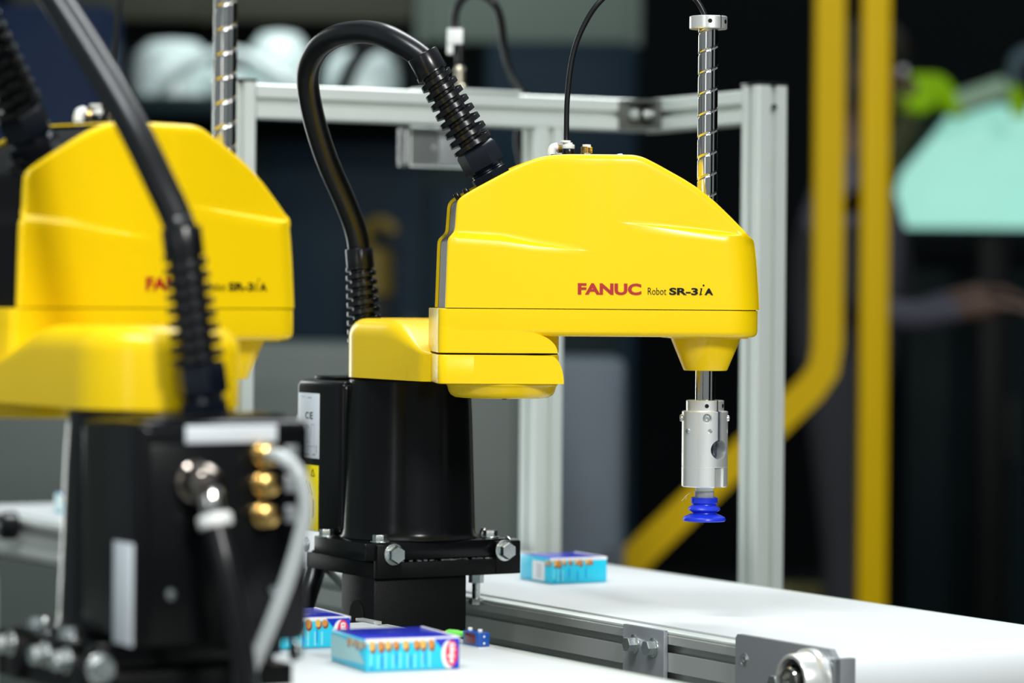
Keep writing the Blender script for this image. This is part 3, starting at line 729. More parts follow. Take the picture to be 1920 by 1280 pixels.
def make_conveyor(label, s0, s1, off0, width, group, far_end=True):
    x0, y0 = conv_pt(0, off0)
    root = thing('belt_conveyor', label, 'conveyor', (x0, y0, .800), CONV_YAW, group)
    Z = T(0, 0, .100)                                   # belt top is z=0 of this frame
    rr = .033; sec = []
    for k in range(25): a = R(90 - 180 * k / 24); sec.append((s1 + rr * math.cos(a), -rr + rr * math.sin(a)))
    for k in range(25): a = R(-90 - 180 * k / 24); sec.append((s0 + rr * math.cos(a), -rr + rr * math.sin(a)))
    n = len(sec)
    sec_in = [(s1 + (x - s1) * .93 if x > s1 else (s0 + (x - s0) * .93 if x < s0 else x), -rr + (z + rr) * .93) for x, z in sec]
    b = MB(); rings = []
    for (ins, y) in ((0, .0015), (0, width - .0015)):
        rings.append([(x, y, z) for x, z in sec])
    vs = [(x, .001, z) for x, z in sec] + [(x, width - .001, z) for x, z in sec] + [(x, .001, z) for x, z in sec_in] + [(x, width - .001, z) for x, z in sec_in]
    fs = []
    for i in range(n):
        j = (i + 1) % n
        fs += [(i, j, n + j, n + i), (2 * n + i, 3 * n + i, 3 * n + j, 2 * n + j), (i, 2 * n + i, 2 * n + j, j), (n + i, n + j, 3 * n + j, 3 * n + i)]
    b.add(vs, fs); b.build('belt', 'belt', root, Z, 40)
    for s in (s0, s1):
        MB().cyl(rr * .925, .002, width - .002, 40, .001, T(s, 0, -rr) @ RX(-math.pi / 2)).build('roller', 'zinc', root, Z)
    # side rails with two T-slots and a bright lip along the belt
    h = .0520
    for y in (-.0200, width + .0010):
        sec = profile_section(.0190, h, 2, depth=.008, sw=.0082)
        MB().prism(sec, s0 + .01, s1 - .005, T(0, y, -.0045) @ YZ).build('side_rail', 'alu_rail', root, Z)
        b = MB(); b.box((s0 + .01, y + .0005, -.0046), (s1 - .005, y + .0185, -.0015), .001); b.build('rail_lip', 'alu_profile', root, Z)
    MB().box((s0 + .02, .001, -.0620), (s1 - .05, width - .001, -.0585)).build('underside_pan', 'alu_rail', root, Z)
    # feet down to the table
    for s in (s0 + .11, (s0 + s1) / 2 - .2, s1 - .08):
        for y in (-.012, width + .006):
            zb = -.0995 if conv_pt(s, y + off0)[1] < 3.3 else -.900
            MB().box((s - .012, y - .006, zb), (s + .012, y + .012, -.0560), .001).build('foot', 'alu_profile', root, Z)
    return root, Z

right, Zr = make_conveyor('long white belt conveyor behind the robots running to the right edge', -1.75, .362, 0.0, .310, 'white belt conveyors')
# end bracket with bearing on the near side
br = MB()
poly = [(.2714, -.0980), (.4240, -.0980), (.4240, .0010), (.4160, .0085), (.2745, .0085), (.2714, .0050)]
br.prism([(x, z) for x, z in poly], -.0265, -.0205, Matrix(((1, 0, 0, 0), (0, 0, 1, 0), (0, 1, 0, 0), (0, 0, 0, 1))))
eb = br.build('end_bracket', 'plate_alu', right, Zr)
br = MB(); br.box((.4170, -.0265, -.0980), (.4240, -.0040, .0010), .0005); br.build('bracket_flange', 'plate_alu', eb)
NY = RX(math.pi / 2)                                    # local +z -> -y (towards the camera side)
def csk(s, z, parent):
    b = MB(); M_ = T(s, -.0266, z) @ NY
    b.lathe([(.0052, -.003), (.0060, .0002), (.0058, .0004), (.0050, -.0012), (.0044, -.0008), (.0040, .0010), (.0022, .0012), (.0019, -.0005), (0, -.0005)], 24, M_); b.build('countersunk_screw', 'zinc', parent)
csk(.2860, -.0135, eb); csk(.3360, -.0265, eb)
b = MB(); Mb = T(.3930, -.0265, -.0200) @ NY
b.lathe([(.0145, 0), (.0275, 0), (.0275, .0075), (.0250, .0090), (.0235, .0230), (.0225, .0245), (.0200, .0245), (.0195, .0180), (.0145, .0160)], 48, Mb)
for sg, ang in ((1, -.72), (1, math.pi + .16)):                   # flange ears
    c, s_ = math.cos(ang), math.sin(ang)
    p0 = [(-.0245, -.004), (-.010, .0250), (.0100, .0250), (.0330, .0100), (.0430, .0075), (.0470, 0), (.0430, -.0085), (.0250, -.0120)]
    b.prism([(x * c - y * s_, x * s_ + y * c) for x, y in p0], 0, .0080, Mb)
b.build('bearing_housing', 'alu', eb)
b = MB(); b.lathe([(.0095, .010), (.0196, .010), (.0196, .0185), (.0140, .0190), (.0130, .0170), (.0095, .017)], 40, Mb); b.build('bearing_ring', 'black_plastic', eb)
b = MB(); b.lathe([(0, .008), (.0125, .008), (.0125, .0260), (.0115, .0275), (.0080, .0275), (.0078, .0240), (0, .0240)], 36, Mb); b.build('bearing_collar', 'steel', eb)
for a_ in (1.1, 2.4): MB().cyl(.0022, .0110, .0128, 12, Mx=Mb @ T(0, 0, .0222) @ RZ(a_) @ RY(math.pi / 2)).build('grub_screw', 'print_black', eb)
hexhead(MB(), .0130, .0075, Mb @ T(.0290, -.0270, .0080)).build('flange_bolt', 'zinc', eb)
hexhead(MB(), .0130, .0075, Mb @ T(-.0400, -.0065, .0080)).build('flange_bolt', 'zinc', eb)
# clamp plate with two hex bolts
b = MB(); b.box((.0780, -.0250, -.0985), (.1500, -.0205, -.0005), .0005); cp = b.build('clamp_plate', 'plate_alu', right, Zr)
for s, z in ((.0985, -.0180), (.1320, -.0180)): hexhead(MB(), .0128, .0085, T(s, -.0250, z) @ NY).build('hex_bolt', 'zinc', cp)
# clamp knob far along the near rail
b = MB(); Mk = T(-1.482, -.0200, -.010) @ NY
b.lathe([(0, 0), (.006, 0), (.006, .010), (.0190, .012), (.0200, .016), (.0190, .032), (.015, .036), (0, .037)], 24, Mk); kn = b.build('clamp_knob', 'black_plastic', right, Zr)
MB().cyl(.004, .037, .0385, 12, Mx=Mk).build('knob_screw', 'zinc', kn)
b = MB()
for i in range(60): b.box((-1.60 + i * .012, -.0235, -.0500), (-1.594 + i * .012, -.0205, -.0400))
o = b.build('toothed_strip', 'alu_profile', right, Zr); o['kind'] = 'stuff'

front, Zf = make_conveyor('white belt conveyor in front carrying two blue cartons', -.035, 1.05, -.555, .310, 'white belt conveyors')
b = MB(); b.box((-.056, .3105, -.001), (-.018, .3190, .0022), .0004); b.build('guide_strip', 'alu_rail', front, Zf)

# ------------------------------------------------------------------ the two robots on their pedestals
J1M, J2M = (-.1031, 3.256), (-.00914, 3.08)
J1L, J2L = (-.2625, 2.347), (-.3745, 2.513)
make_pedestal('black steel pedestal under the middle robot, between the two belts', J1M, CONV_YAW, 'robot pedestals')
make_pedestal('black steel pedestal under the blurred left robot in front', J1L, CONV_YAW + math.pi, 'robot pedestals')
make_robot('sharp yellow four-axis robot in the middle with blue suction cup over the belt', J1M, CONV_YAW, J2M, R(6.5),
           [(-0.1625, 3.328, 1.2774), (-0.173, 3.312, 1.3079), (-0.1917, 3.285, 1.3524), (-0.2043, 3.252, 1.397), (-0.2076, 3.222, 1.4328), (-0.1967, 3.19, 1.4557), (-0.1781, 3.16, 1.4668), (-0.1571, 3.128, 1.4691), (-0.1355, 3.1, 1.4665), (-0.1138, 3.075, 1.4575)],
           [(0.0513, 3.089, 1.3576), (0.0512, 3.09, 1.3705), (0.0519, 3.09, 1.4065), (0.0572, 3.09, 1.4478), (0.0688, 3.09, 1.4778), (0.0851, 3.09, 1.5006), (0.1134, 3.095, 1.5219), (0.1472, 3.1, 1.5227), (0.1723, 3.103, 1.5056), (0.1838, 3.103, 1.4886), (0.1876, 3.103, 1.4706)],
           (-.085, .0, 1), [(-.158, .030, 1.01), (-.165, .045, .93), (-.150, .040, .86), (-.140, .040, .814)], 'yellow assembly robots')
make_robot('blurred yellow robot in front at left, its connector panel facing us', J1L, CONV_YAW + math.pi, J2L, R(47.3),
           [(-0.2384, 2.273, 1.2656), (-0.2519, 2.28, 1.293), (-0.2691, 2.292, 1.3257), (-0.2881, 2.31, 1.3573), (-0.3129, 2.335, 1.3936), (-0.3382, 2.36, 1.4288), (-0.3639, 2.385, 1.4647), (-0.3953, 2.405, 1.4966), (-0.4289, 2.425, 1.5047), (-0.4476, 2.44, 1.4799)],
           [(-0.3294, 2.5575, 1.349), (-0.3269, 2.557, 1.3618), (-0.3197, 2.555, 1.3979), (-0.3155, 2.555, 1.4469), (-0.3095, 2.56, 1.4816), (-0.2876, 2.59, 1.5194), (-0.2613, 2.63, 1.52), (-0.2449, 2.655, 1.4921), (-0.2409, 2.658, 1.457)],
           (-.135, -.02, 1), [(-.1640, .0160, 1.02), (-.1680, .004, .95), (-.160, -.006, .87), (-.150, -.008, .814)], 'yellow assembly robots')

# ------------------------------------------------------------------ aluminium frame around the cell
fr = thing('machine_frame', 'silver aluminium profile frame around the robot cell', 'frame', (.175, 4.05, 0))
Fz = T(-.175, -4.05, 0)
AF = Vector((.4617, -.887)); PF = Vector((-.887, -.4617))
HT = 1.4607; C0 = Vector((.175, 4.05))
def slot_square(w=.040, sw=.0085, d=.0085):
    h = w / 2; e = .0016; side = []
    def one(k):
        pts = [(-h + e, -h), (-sw / 2, -h), (-sw / 2, -h + .0025), (-sw * .9, -h + .0025), (-sw * .55, -h + d), (sw * .55, -h + d), (sw * .9, -h + .0025), (sw / 2, -h + .0025), (sw / 2, -h), (h - e, -h)]
        c, s = [(1, 0), (0, 1), (-1, 0), (0, -1)][k]
        return [(x * c - y * s, x * s + y * c) for x, y in pts]
    return sum([one(k) for k in range(4)], [])
SQ = slot_square()
fyaw = math.atan2(AF.y, AF.x)
def post(p, z0, z1, cap=True):
    Mp = Fz @ T(p.x, p.y, 0) @ RZ(fyaw)
    o = MB().prism(SQ, z0, z1, Mp).build('frame_post', 'alu_profile', fr)
    if cap: MB().box((-.0205, -.0205, z1), (.0205, .0205, z1 + .0035), .001, Mp).build('end_cap', 'black_plastic', o)
    return o, Mp
def beam(p, q, zc):
    d = Vector((q.x - p.x, q.y - p.y, 0)); Mp = Fz @ T(p.x, p.y, zc) @ along((0, 0, 0), tuple(d)).to_3x3().to_4x4()
    # keep the section upright
    x = d.normalized(); zz = Vector((0, 0, 1)); yv = zz.cross(x)
    Mu = Matrix(((yv.x, zz.x, x.x, 0), (yv.y, zz.y, x.y, 0), (yv.z, zz.z, x.z, 0), (0, 0, 0, 1)))
    return MB().prism(SQ, 0, d.length, Fz @ T(p.x, p.y, zc) @ Mu).build('frame_beam', 'alu_profile', fr)
PR = C0 + AF * .268; PL = C0 + PF * .570; PM = C0 + PF * .155
ZT = HT - .020
o, Mp = post(PR, 0, HT + .004)
MB().cyl(.0035, -.0001, .0012, 16, Mx=Mp @ T(.0205, .0005, 1.4395) @ RY(math.pi / 2)).build('bolt_hole', 'print_black', o)
post(PL, 0, HT + .002); post(PM, 0, HT - .0402, False)
bm1 = beam(PL + PF * -.0205, C0 + PF * .0, ZT); beam(C0 - AF * .022, PR - AF * .0205, ZT)
# inner corner bracket with two bolts
cb = MB(); Mc = Fz @ T(C0.x, C0.y, ZT) @ RZ(fyaw)      # x along beam 2 (towards the camera), y towards the right
pc = C0 + PF * .0215 + AF * .0215
Mq = Fz @ T(pc.x, pc.y, ZT) @ Matrix(((AF.x, PF.x, 0, 0), (AF.y, PF.y, 0, 0), (0, 0, 1, 0), (0, 0, 0, 1)))
cb.box((-.0005, -.0005, -.0185), (.0045, .0390, .0185), .001, Mq); cb.box((-.0005, -.0005, -.0185), (.0390, .0045, .0185), .001, Mq)
cb.prism([(.004, .004), (.036, .004), (.004, .036)], -.0185, -.0150, Mq); cb.prism([(.004, .004), (.036, .004), (.004, .036)], .0150, .0185, Mq)
ck = cb.build('corner_bracket', 'bracket_grey', fr)
MB().lathe([(0, 0), (.0082, 0), (.0082, .004), (.0072, .0075), (.004, .0080), (0, .0080)], 24, Mq @ T(.0045, .0220, 0) @ RY(math.pi / 2)).build('bracket_bolt', 'zinc', ck)
MB().lathe([(0, 0), (.0082, 0), (.0082, .004), (.0072, .0075), (.004, .0080), (0, .0080)], 24, Mq @ T(.0220, .0045, 0) @ RX(-math.pi / 2)).build('bracket_bolt', 'zinc', ck)

# vision unit hanging from the beam
pv = C0 + PF * .268
vis = thing('vision_unit', 'small clear-boxed vision unit with a cable, clamped on the rear beam', 'camera', (pv.x, pv.y, HT))
Mv = RZ(math.atan2(PF.y, PF.x) + math.pi)              # x along the beam to the right
b = MB(); b.box((-.062, -.022, .0000), (.070, .022, .0045), .0008, Mv); b.build('mounting_plate', 'alu_profile', vis)
b = MB(); b.box((-.060, .0215, -.0900), (.032, .0600, -.0420), .001, Mv)
b.build('clear_cover', 'acrylic', vis)
b = MB()
for z in (-.0905, -.0425):
    b.tube([(-.060, .0215, z), (.032, .0215, z)], .0012, 6, Mv, 1)
for x in (-.060, .032): b.tube([(x, .0215, -.0905), (x, .0215, -.0425)], .0012, 6, Mv, 1)
b.build('cover_edge', 'alu_profile', vis)
MB().box((-.018, .0255, -.0860), (.028, .0560, -.0440), .001, Mv).build('camera_body', 'plate_alu', vis)
MB().box((-.052, .0300, -.0860), (-.018, .0560, -.0440), .001, Mv).build('lens_block', 'black_plastic', vis)
MB().box((-.010, .0205, -.0440), (.020, .0560, .0003), .001, Mv).build('hanger', 'alu_profile', vis)
MB().lathe([(0, 0), (.004, 0), (.004, .003), (0, .0035)], 14, Mv @ T(-.024, .0300, -.066) @ RX(math.pi / 2)).build('cover_screw', 'zinc', vis)
wp = lambda p: (p[0] - pv.x, p[1] - pv.y, p[2] - HT)
c0 = wp((-0.0662, 3.915, 1.4696)); c1 = wp((-0.0664, 3.915, 1.4976))
b = MB(); b.lathe([(0, 0), (.0085, 0), (.0085, .004), (.0064, .006), (.0064, .0235), (.0072, .0245), (.0055, .0285), (0, .0285)], 20, T(c0[0], c0[1], .0040)); b.build('brass_connector', mat('pale_brass', (.60, .55, .42), .3, 1.0), vis)
b = MB(); b.tube([wp((-0.0664, 3.915, 1.497)), wp((-0.0666, 3.915, 1.5152)), wp((-0.0706, 3.915, 1.5348)), wp((-0.0734, 3.915, 1.5478)), wp((-0.0696, 3.915, 1.5661)), wp((-0.0586, 3.915, 1.5793)), wp((-0.0423, 3.915, 1.5807)), wp((-0.0259, 3.915, 1.5711)), wp((-0.0173, 3.92, 1.552)), wp((-0.0125, 3.93, 1.5201)), wp((-0.007, 3.95, 1.4954)), wp((0.0017, 3.97, 1.4771)), wp((0.0145, 4.0, 1.4591)), wp((0.0148, 4.03, 1.4408)), wp((0.0064, 4.04, 1.4097)), wp((0.0155, 4.04, 1.364))], .0052, 12)
b.build('vision_cable', 'rubber', vis)
e = wp((-0.0713, 3.915, 1.5296)); b = MB(); b.box((e[0] - .0105, e[1] - .008, e[2] - .0100), (e[0] + .0085, e[1] + .008, e[2] + .0090), .001); b.box((e[0] - .0110, e[1] - .006, e[2] - .0220), (e[0] - .0030, e[1] + .004, e[2] + .0080), .001, I4)
b.build('cable_tag', 'white_plastic', vis, label='pale plastic cable tag')

# ------------------------------------------------------------------ cartons of peanuts
def make_carton(label, corner, yaw, w, d, h, front='oval_right', side='plain', group='blue snack cartons'):
    """corner = near bottom corner; x along the front to the right, y backwards"""
    root = thing('snack_carton', label, 'carton', (corner[0], corner[1], .9002), yaw, group)
    b = MB(); b.box((0, 0, 0), (w, d, h), .0012, seg=2); body = b.build('carton_body', 'cyan', root)
    b = MB(); b.box((.0012, .0012, h - .0005), (w - .0012, d - .0012, h + .0004), .0003); b.build('carton_lid', 'deep_blue', root)
    b = MB()
    for lo, hi in (((0, -.0002, h - .0026), (w, .0034, h + .0006)), ((w - .0022, 0, h - .0005), (w + .0002, d, h + .0006))): b.box(lo, hi, .0003)
    b.build('white_rim', 'white_print', root)
    FF = T(0, -.0002, 0) @ RX(math.pi / 2)             # front print frame
    SF = T(-.0002, 0, 0) @ RZ(-math.pi / 2) @ RX(math.pi / 2) @ T(-d, 0, 0)   # left end print frame, x from back to front
    def ell(mb, cx, cy, rx, ry, F, dz=.0002, n=20, rot=0, k=0):
        c, s = math.cos(rot), math.sin(rot)
        mb.prism([(cx + rx * math.cos(2 * math.pi * i / n) * c - ry * math.sin(2 * math.pi * i / n) * s, cy + rx * math.cos(2 * math.pi * i / n) * s + ry * math.sin(2 * math.pi * i / n) * c) for i in range(n)], 0, dz, F, k)
    rnd = random.Random(int(w * 1e5 + yaw * 100))
    # blue corner with the red oval and the lettering turned on its side
    if front == 'oval_right':
        b = MB(); x0 = w * .80
        b.prism([(x0 + w * .03, h - .0005), (w * .72, h - .0005), (x0 + w * .02, h * .62), (w * .915, .0006), (w - .0006, .0006), (w - .0006, h - .0005)], 0, .00012, FF); b.build('blue_corner_print', 'deep_blue', root)
        b = MB(); ell(b, w * .882, h * .47, w * .082, h * .45, FF, .00018, 28); b.build('white_swoosh_print', 'white_print', root)
        b = MB(); ell(b, w * .910, h * .50, w * .064, h * .42, FF, .00026, 28); b.build('red_oval_print', 'oval_red', root)
        b = MB(); b.text('ültje', 0, h * .66, 0, w * .078, FF @ T(w * .868, h * .83, .00026) @ RZ(-math.pi / 2), .04, .00012); b.build('white_lettering', 'white_print', root)
    # light blue streaks and nuts along the top edge
    b = MB()
    for i in range(9 if side == 'plain' else 3):
        x = w * (.04 + .078 * i); b.box((x, -.00034, h * .08), (x + w * .022, -.0002, h * (.52 + .12 * rnd.random())))
    b.build('streak_print', 'pale_cyan', root)
    b = MB()
    for i in range(4):
        x = w * (.17 + .15 * i); ell(b, x, h * (.30 + .1 * (i % 2)), w * .012, h * .24, FF, .00012, 14)
    ell(b, w * .06, h * .12, w * .018, h * .06, FF, .0002, 14); b.build('blue_spot_print', 'mid_blue', root)
    na, nb_, nd = MB(), MB(), MB()
    for i in range(8):
        x = w * (.05 + .094 * i) + rnd.uniform(-.0018, .0018); L = h * rnd.uniform(.09, .19)
        ell(nd, x + .0008, h * .875 - L * .5 - .0006, w * .034, L, FF, .00020, 14)
        ell(na if i % 2 else nb_, x, h * .88 - L * .35, w * .031, L * .85, FF, .00030, 14)
    F2 = SF
    for i in range(5):
        x = d * (.98 - .115 * i); L = h * rnd.uniform(.10, .2)
        if side != 'barcode' or i < 2:
            ell(nd, x, h * .875 - L * .5, d * .04, L, F2, .00020, 14); ell(nb_ if i % 2 else na, x, h * .88 - L * .35, d * .036, L * .85, F2, .00030, 14)
    na.build('nut_print', 'nut', root); nb_.build('nut_print', 'nut_pale', root); nd.build('nut_shadow_print', 'nut_dark', root)
    b = MB()
    if side == 'plain':
        b.prism([(.001, .004), (d * .97, .006), (d * .75, h * .70), (d * .35, h * .86), (.001, h * .88)], 0, .00012, SF); b.build('pale_side_print', mat('pale_side', (.42, .72, .74), .4), root)
    else:
        b.box((d * .42, .0022, 0), (d * .80, h * .86, .0002), Mx=SF); wb = b.build('white_field_print', 'white_print', root)
        b = MB()
        for i in range(7): b.box((d * (.55 + .025 * i), .005, .0002), (d * (.558 + .025 * i), h * .74, .0003), Mx=SF)
        b.build('bar_print', 'print_grey', root)
    return root
make_carton('blue snack carton nearest on the front belt, whole front and red oval in view', (-.1187, 2.657), R(22.4), .0838, .0880, .0262)
q = Vector((-.1411, 2.848)) - Vector((math.cos(R(24)), math.sin(R(24)))) * .0838
make_carton('blue snack carton behind another carton, half hidden by the left robot', (q.x, q.y), R(24), .0838, .0880, .0262)
make_carton('blue snack carton with barcode, alone on the rear belt by the pedestal', (.0450, 3.478), R(27.8), .0700, .0720, .0272, front='none', side='barcode')
make_carton('blurred blue snack carton far left on the rear belt behind the left robot', (-.617, 4.47), R(20), .0838, .0880, .0262)

# ------------------------------------------------------------------ blue sensor at the edge of the front belt
sp = conv_pt(.206, -.2465)
se = thing('light_sensor', 'tiny blue sensor with green plug on the far edge of front belt', 'sensor', (sp[0], sp[1], .9000), CONV_YAW)
MB().box((-.0330, -.0135, -.0035), (.0040, .0035, .0008), .0003).build('mounting_foot', 'alu_profile', se)
b = MB(); b.box((-.0290, -.0110, .0008), (0, .0005, .0132), .0008); b.build('sensor_body', 'sensor_blue', se)
MB().box((-.0245, -.0114, .0028), (-.0060, -.0108, .0118), .0002).build('red_window', 'sensor_window', se)
for x in (-.0260, -.0080): MB().cyl(.0021, .0130, .0158, 16, .0004, T(x, -.0050, 0)).build('button', 'white_plastic', se)
for z in (.0040, .0100): MB().cyl(.0010, 0, .0004, 12, Mx=T(.0000, -.0055, z) @ RY(math.pi / 2)).build('indicator', 'white_plastic', se)
b = MB(); b.lathe([(0, 0), (.0026, 0), (.0030, .002), (.0027, .010), (.0034, .012), (.0034, .022), (.0024, .025), (0, .026)], 18, T(-.0290, -.0050, .0090) @ RZ(.40) @ RY(-math.pi / 2)); b.build('green_plug', 'green_plug', se)
MB().tube([(-.0530, -.0150, .0090), (-.0600, -.0170, .0080), (-.0680, -.0190, .0060), (-.0760, -.0180, .0020)], .0012, 8).build('sensor_wire', 'orange', se)

# grey hose hanging behind the middle pedestal and the black feed cable beside it
o = MB().tube([(-0.1924, 3.36, 0.9249), (-0.176, 3.35, 0.9097), (-0.1593, 3.33, 0.8922), (-0.1464, 3.32, 0.8684), (-.148, 3.33, .803)], .0040, 10).build('grey_hose', 'grey_tube')
tag(o, 'thin grey hose sagging behind the black pedestal of the middle robot', 'hose')
o = MB().tube([(-0.1992, 3.36, 0.9394), (-0.2043, 3.345, 0.9194), (-0.2107, 3.335, 0.8969), (-0.2183, 3.335, 0.8718), (-0.2221, 3.345, 0.8512), (-.215, 3.36, .812)], .0105, 14).build('black_cable', 'rubber')
tag(o, 'thick black cable dropping beside the left end of the middle pedestal plate', 'cable')

# ------------------------------------------------------------------ things far behind, out of focus
def simple(name, label, cat, lo, hi, m, parts=(), bev=.02, group=None):
    """a box-shaped machine with a body part and further parts: (name, material, lo, hi, label)"""
    c = ((lo[0] + hi[0]) / 2, (lo[1] + hi[1]) / 2, lo[2])
    r = thing(name, label, cat, c, 0, group); Z = T(-c[0], -c[1], -c[2])
    MB().box(lo, hi, bev).build('body', m, r, Z)
    for n, mm, a, b in parts: MB().box(a, b, .006).build(n, mm, r, Z)
    return r
# grey-green low cabinet right behind the table
simple('equipment_cabinet', 'long low grey green cabinet behind the table, from the left edge', 'cabinet', (-1.35, 6.0, 0), (.03, 6.5, 1.118), 'cab_grey',
       [('door', 'cab_grey', (-1.32, 5.985, .1), (-.66, 6.0, 1.05)), ('door', 'cab_grey', (-.64, 5.985, .1), (.01, 6.0, 1.05)), ('handle', 'slot', (-.70, 5.965, .6), (-.68, 5.985, .8)), ('handle', 'slot', (-.62, 5.965, .6), (-.60, 5.985, .8))])
simple('control_cabinet', 'blue grey cabinet seen just right of the thin middle post', 'cabinet', (.055, 6.55, 0), (.236, 6.92, 1.085), 'cab_blue',
       [('door', 'cab_blue', (.07, 6.538, .05), (.222, 6.55, 1.04)), ('handle', 'slot', (.20, 6.52, .6), (.208, 6.54, .7))])
# dark machines behind the frame
simple('navy_cabinet', 'tall navy blue cabinet at the upper left behind the left robot', 'cabinet', (-1.75, 8.0, 0), (-1.01, 8.24, 1.93), 'navy',
       [('door', 'navy', (-1.70, 7.985, .1), (-1.04, 8.0, 1.88)), ('handle', 'slot', (-1.10, 7.96, 1.0), (-1.07, 7.985, 1.25))])
simple('dark_machine', 'wide dark teal machine housing below the pale machine', 'machine', (-1.00, 8.6, 0), (-.09, 8.88, 1.655), 'teal_dark',
       [('door', 'blue_dark', (-.66, 8.585, .2), (-.24, 8.6, 1.62)), ('panel', 'blue_dark', (-.22, 8.585, .4), (-.11, 8.6, 1.5)), ('handle', 'cab_grey', (-.28, 8.56, .9), (-.26, 8.585, 1.15))])
simple('blue_machine', 'dark blue machine above the rear beam, right of its cable', 'machine', (-.08, 8.9, 0), (.345, 9.19, 1.915), 'blue_dark',
       [('door', 'teal_dark', (-.05, 8.885, .2), (.30, 8.9, 1.45)), ('panel', 'blue_dark', (-.05, 8.885, 1.5), (.32, 8.9, 1.88))])
simple('pale_duct', 'pale grey green overhead duct at the top, above the blue machine', 'duct', (-.28, 9.2, 1.935), (.36, 9.9, 2.30), 'pale_green',
       [('flange', 'pale_green', (-.285, 9.18, 1.93), (-.255, 9.92, 2.32)), ('flange', 'pale_green', (.335, 9.18, 1.93), (.365, 9.92, 2.32))])
simple('olive_duct', 'olive grey overhead duct at the top, above the pale machine', 'duct', (-1.45, 9.2, 1.99), (-.285, 9.9, 2.30), 'olive',
       [('flange', 'olive', (-.90, 9.18, 1.985), (-.87, 9.92, 2.32))])
# pale glossy machine with rounded hoods and hoses
pm = thing('pale_machine', 'pale glossy machine with rounded hoods between left robot and cable loop', 'machine', (-.55, 8.3, 1.70))
Zp = T(.55, -8.3, -1.70)
MB().box((-.99, 8.25, 1.66), (-.20, 8.8, 1.72), .02).build('base_plate', 'teal_dark', pm, Zp)
for x, z, r, h in ((-.90, 1.72, .11, .16), (-.62, 1.715, .085, .19), (-.40, 1.71, .10, .15)):
    MB().lathe([(0, z), (r, z), (r, z + h * .5), (r * .92, z + h * .75), (r * .6, z + h * .95), (0, z + h)], 28, T(x, 8.45, 0)).build('hood', 'pale_machine', pm, Zp)
MB().box((-.80, 8.35, 1.72), (-.70, 8.55, 1.80), .02).build('junction_box', 'pale_machine', pm, Zp)
MB().tube([(-.95, 8.33, 1.72), (-.85, 8.30, 1.80), (-.72, 8.28, 1.83), (-.58, 8.28, 1.76), (-.52, 8.3, 1.72)], .016, 10).build('hose', 'pale_machine', pm, Zp)
MB().tube([(-.46, 8.30, 1.71), (-.40, 8.27, 1.83), (-.31, 8.27, 1.86), (-.24, 8.29, 1.80), (-.22, 8.32, 1.71)], .022, 10).build('dark_hose', 'rubber', pm, Zp)
# small yellow robot far away, inside the dark machine bay
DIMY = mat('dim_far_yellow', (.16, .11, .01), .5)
yr = thing('distant_robot', 'tiny dim yellow robot arm far behind the hanging cable loop', 'robot', (-.37, 8.5, 1.27))
b = MB(); b.box((-.05, -.04, -1.27), (.05, .04, -.06), .01); b.build('stand', 'black_powder', yr)
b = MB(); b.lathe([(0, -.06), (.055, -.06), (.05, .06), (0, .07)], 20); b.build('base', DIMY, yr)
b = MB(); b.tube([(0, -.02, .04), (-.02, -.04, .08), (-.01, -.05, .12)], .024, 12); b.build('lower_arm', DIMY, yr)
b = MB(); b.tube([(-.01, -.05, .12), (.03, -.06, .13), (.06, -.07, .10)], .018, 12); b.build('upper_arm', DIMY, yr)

# ------------------------------------------------------------------ yellow safety rails on the right
b = MB(); y7 = 7.0
sp = thing('safety_post', 'straight yellow safety post, the right one of two upright rails', 'post', (.7905, 7.0, 0))
MB().box((-.031, -.031, .01), (.031, .031, 2.6), .008).build('upright', 'fence_yellow', sp)
MB().box((-.08, -.08, 0), (.08, .08, .012), .002).build('base_plate', 'fence_yellow', sp)
bp_ = thing('bent_rail', 'yellow safety rail bent away to the lower left behind the right post', 'rail', (.690, 7.0, 0))
pts = [(.690, 7.0, 2.6), (.690, 7.0, 1.11), (.682, 7.0, 1.055), (.655, 7.0, 1.015), (.23, 7.0, .595)]
b = MB()
def sqtube(P, h):
    rings = []
    for i, p in enumerate(P):
        a = Vector(P[max(i - 1, 0)]); c = Vector(P[min(i + 1, len(P) - 1)]); d_ = (c - a).normalized(); n_ = Vector((d_.z, 0, -d_.x))
        q = Vector(p); rings.append([tuple(q + n_ * h + Vector((0, -h, 0))), tuple(q + n_ * h + Vector((0, h, 0))), tuple(q - n_ * h + Vector((0, h, 0))), tuple(q - n_ * h + Vector((0, -h, 0)))])
    return rings
b.rings(sqtube(pts, .031), T(-.690, -7.0, 0)); b.build('bent_tube', 'fence_yellow', bp_)
b = MB(); b.box((-.49, -.03, 0), (-.43, .03, .60), .006); b.build('foot_post', 'fence_yellow', bp_)
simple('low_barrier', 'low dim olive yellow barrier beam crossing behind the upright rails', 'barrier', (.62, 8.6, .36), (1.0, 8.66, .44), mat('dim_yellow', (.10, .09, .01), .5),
       [('foot', 'black_powder', (.66, 8.6, 0), (.72, 8.66, .37)), ('foot', 'black_powder', (.92, 8.6, 0), (.98, 8.66, .37))], .01)

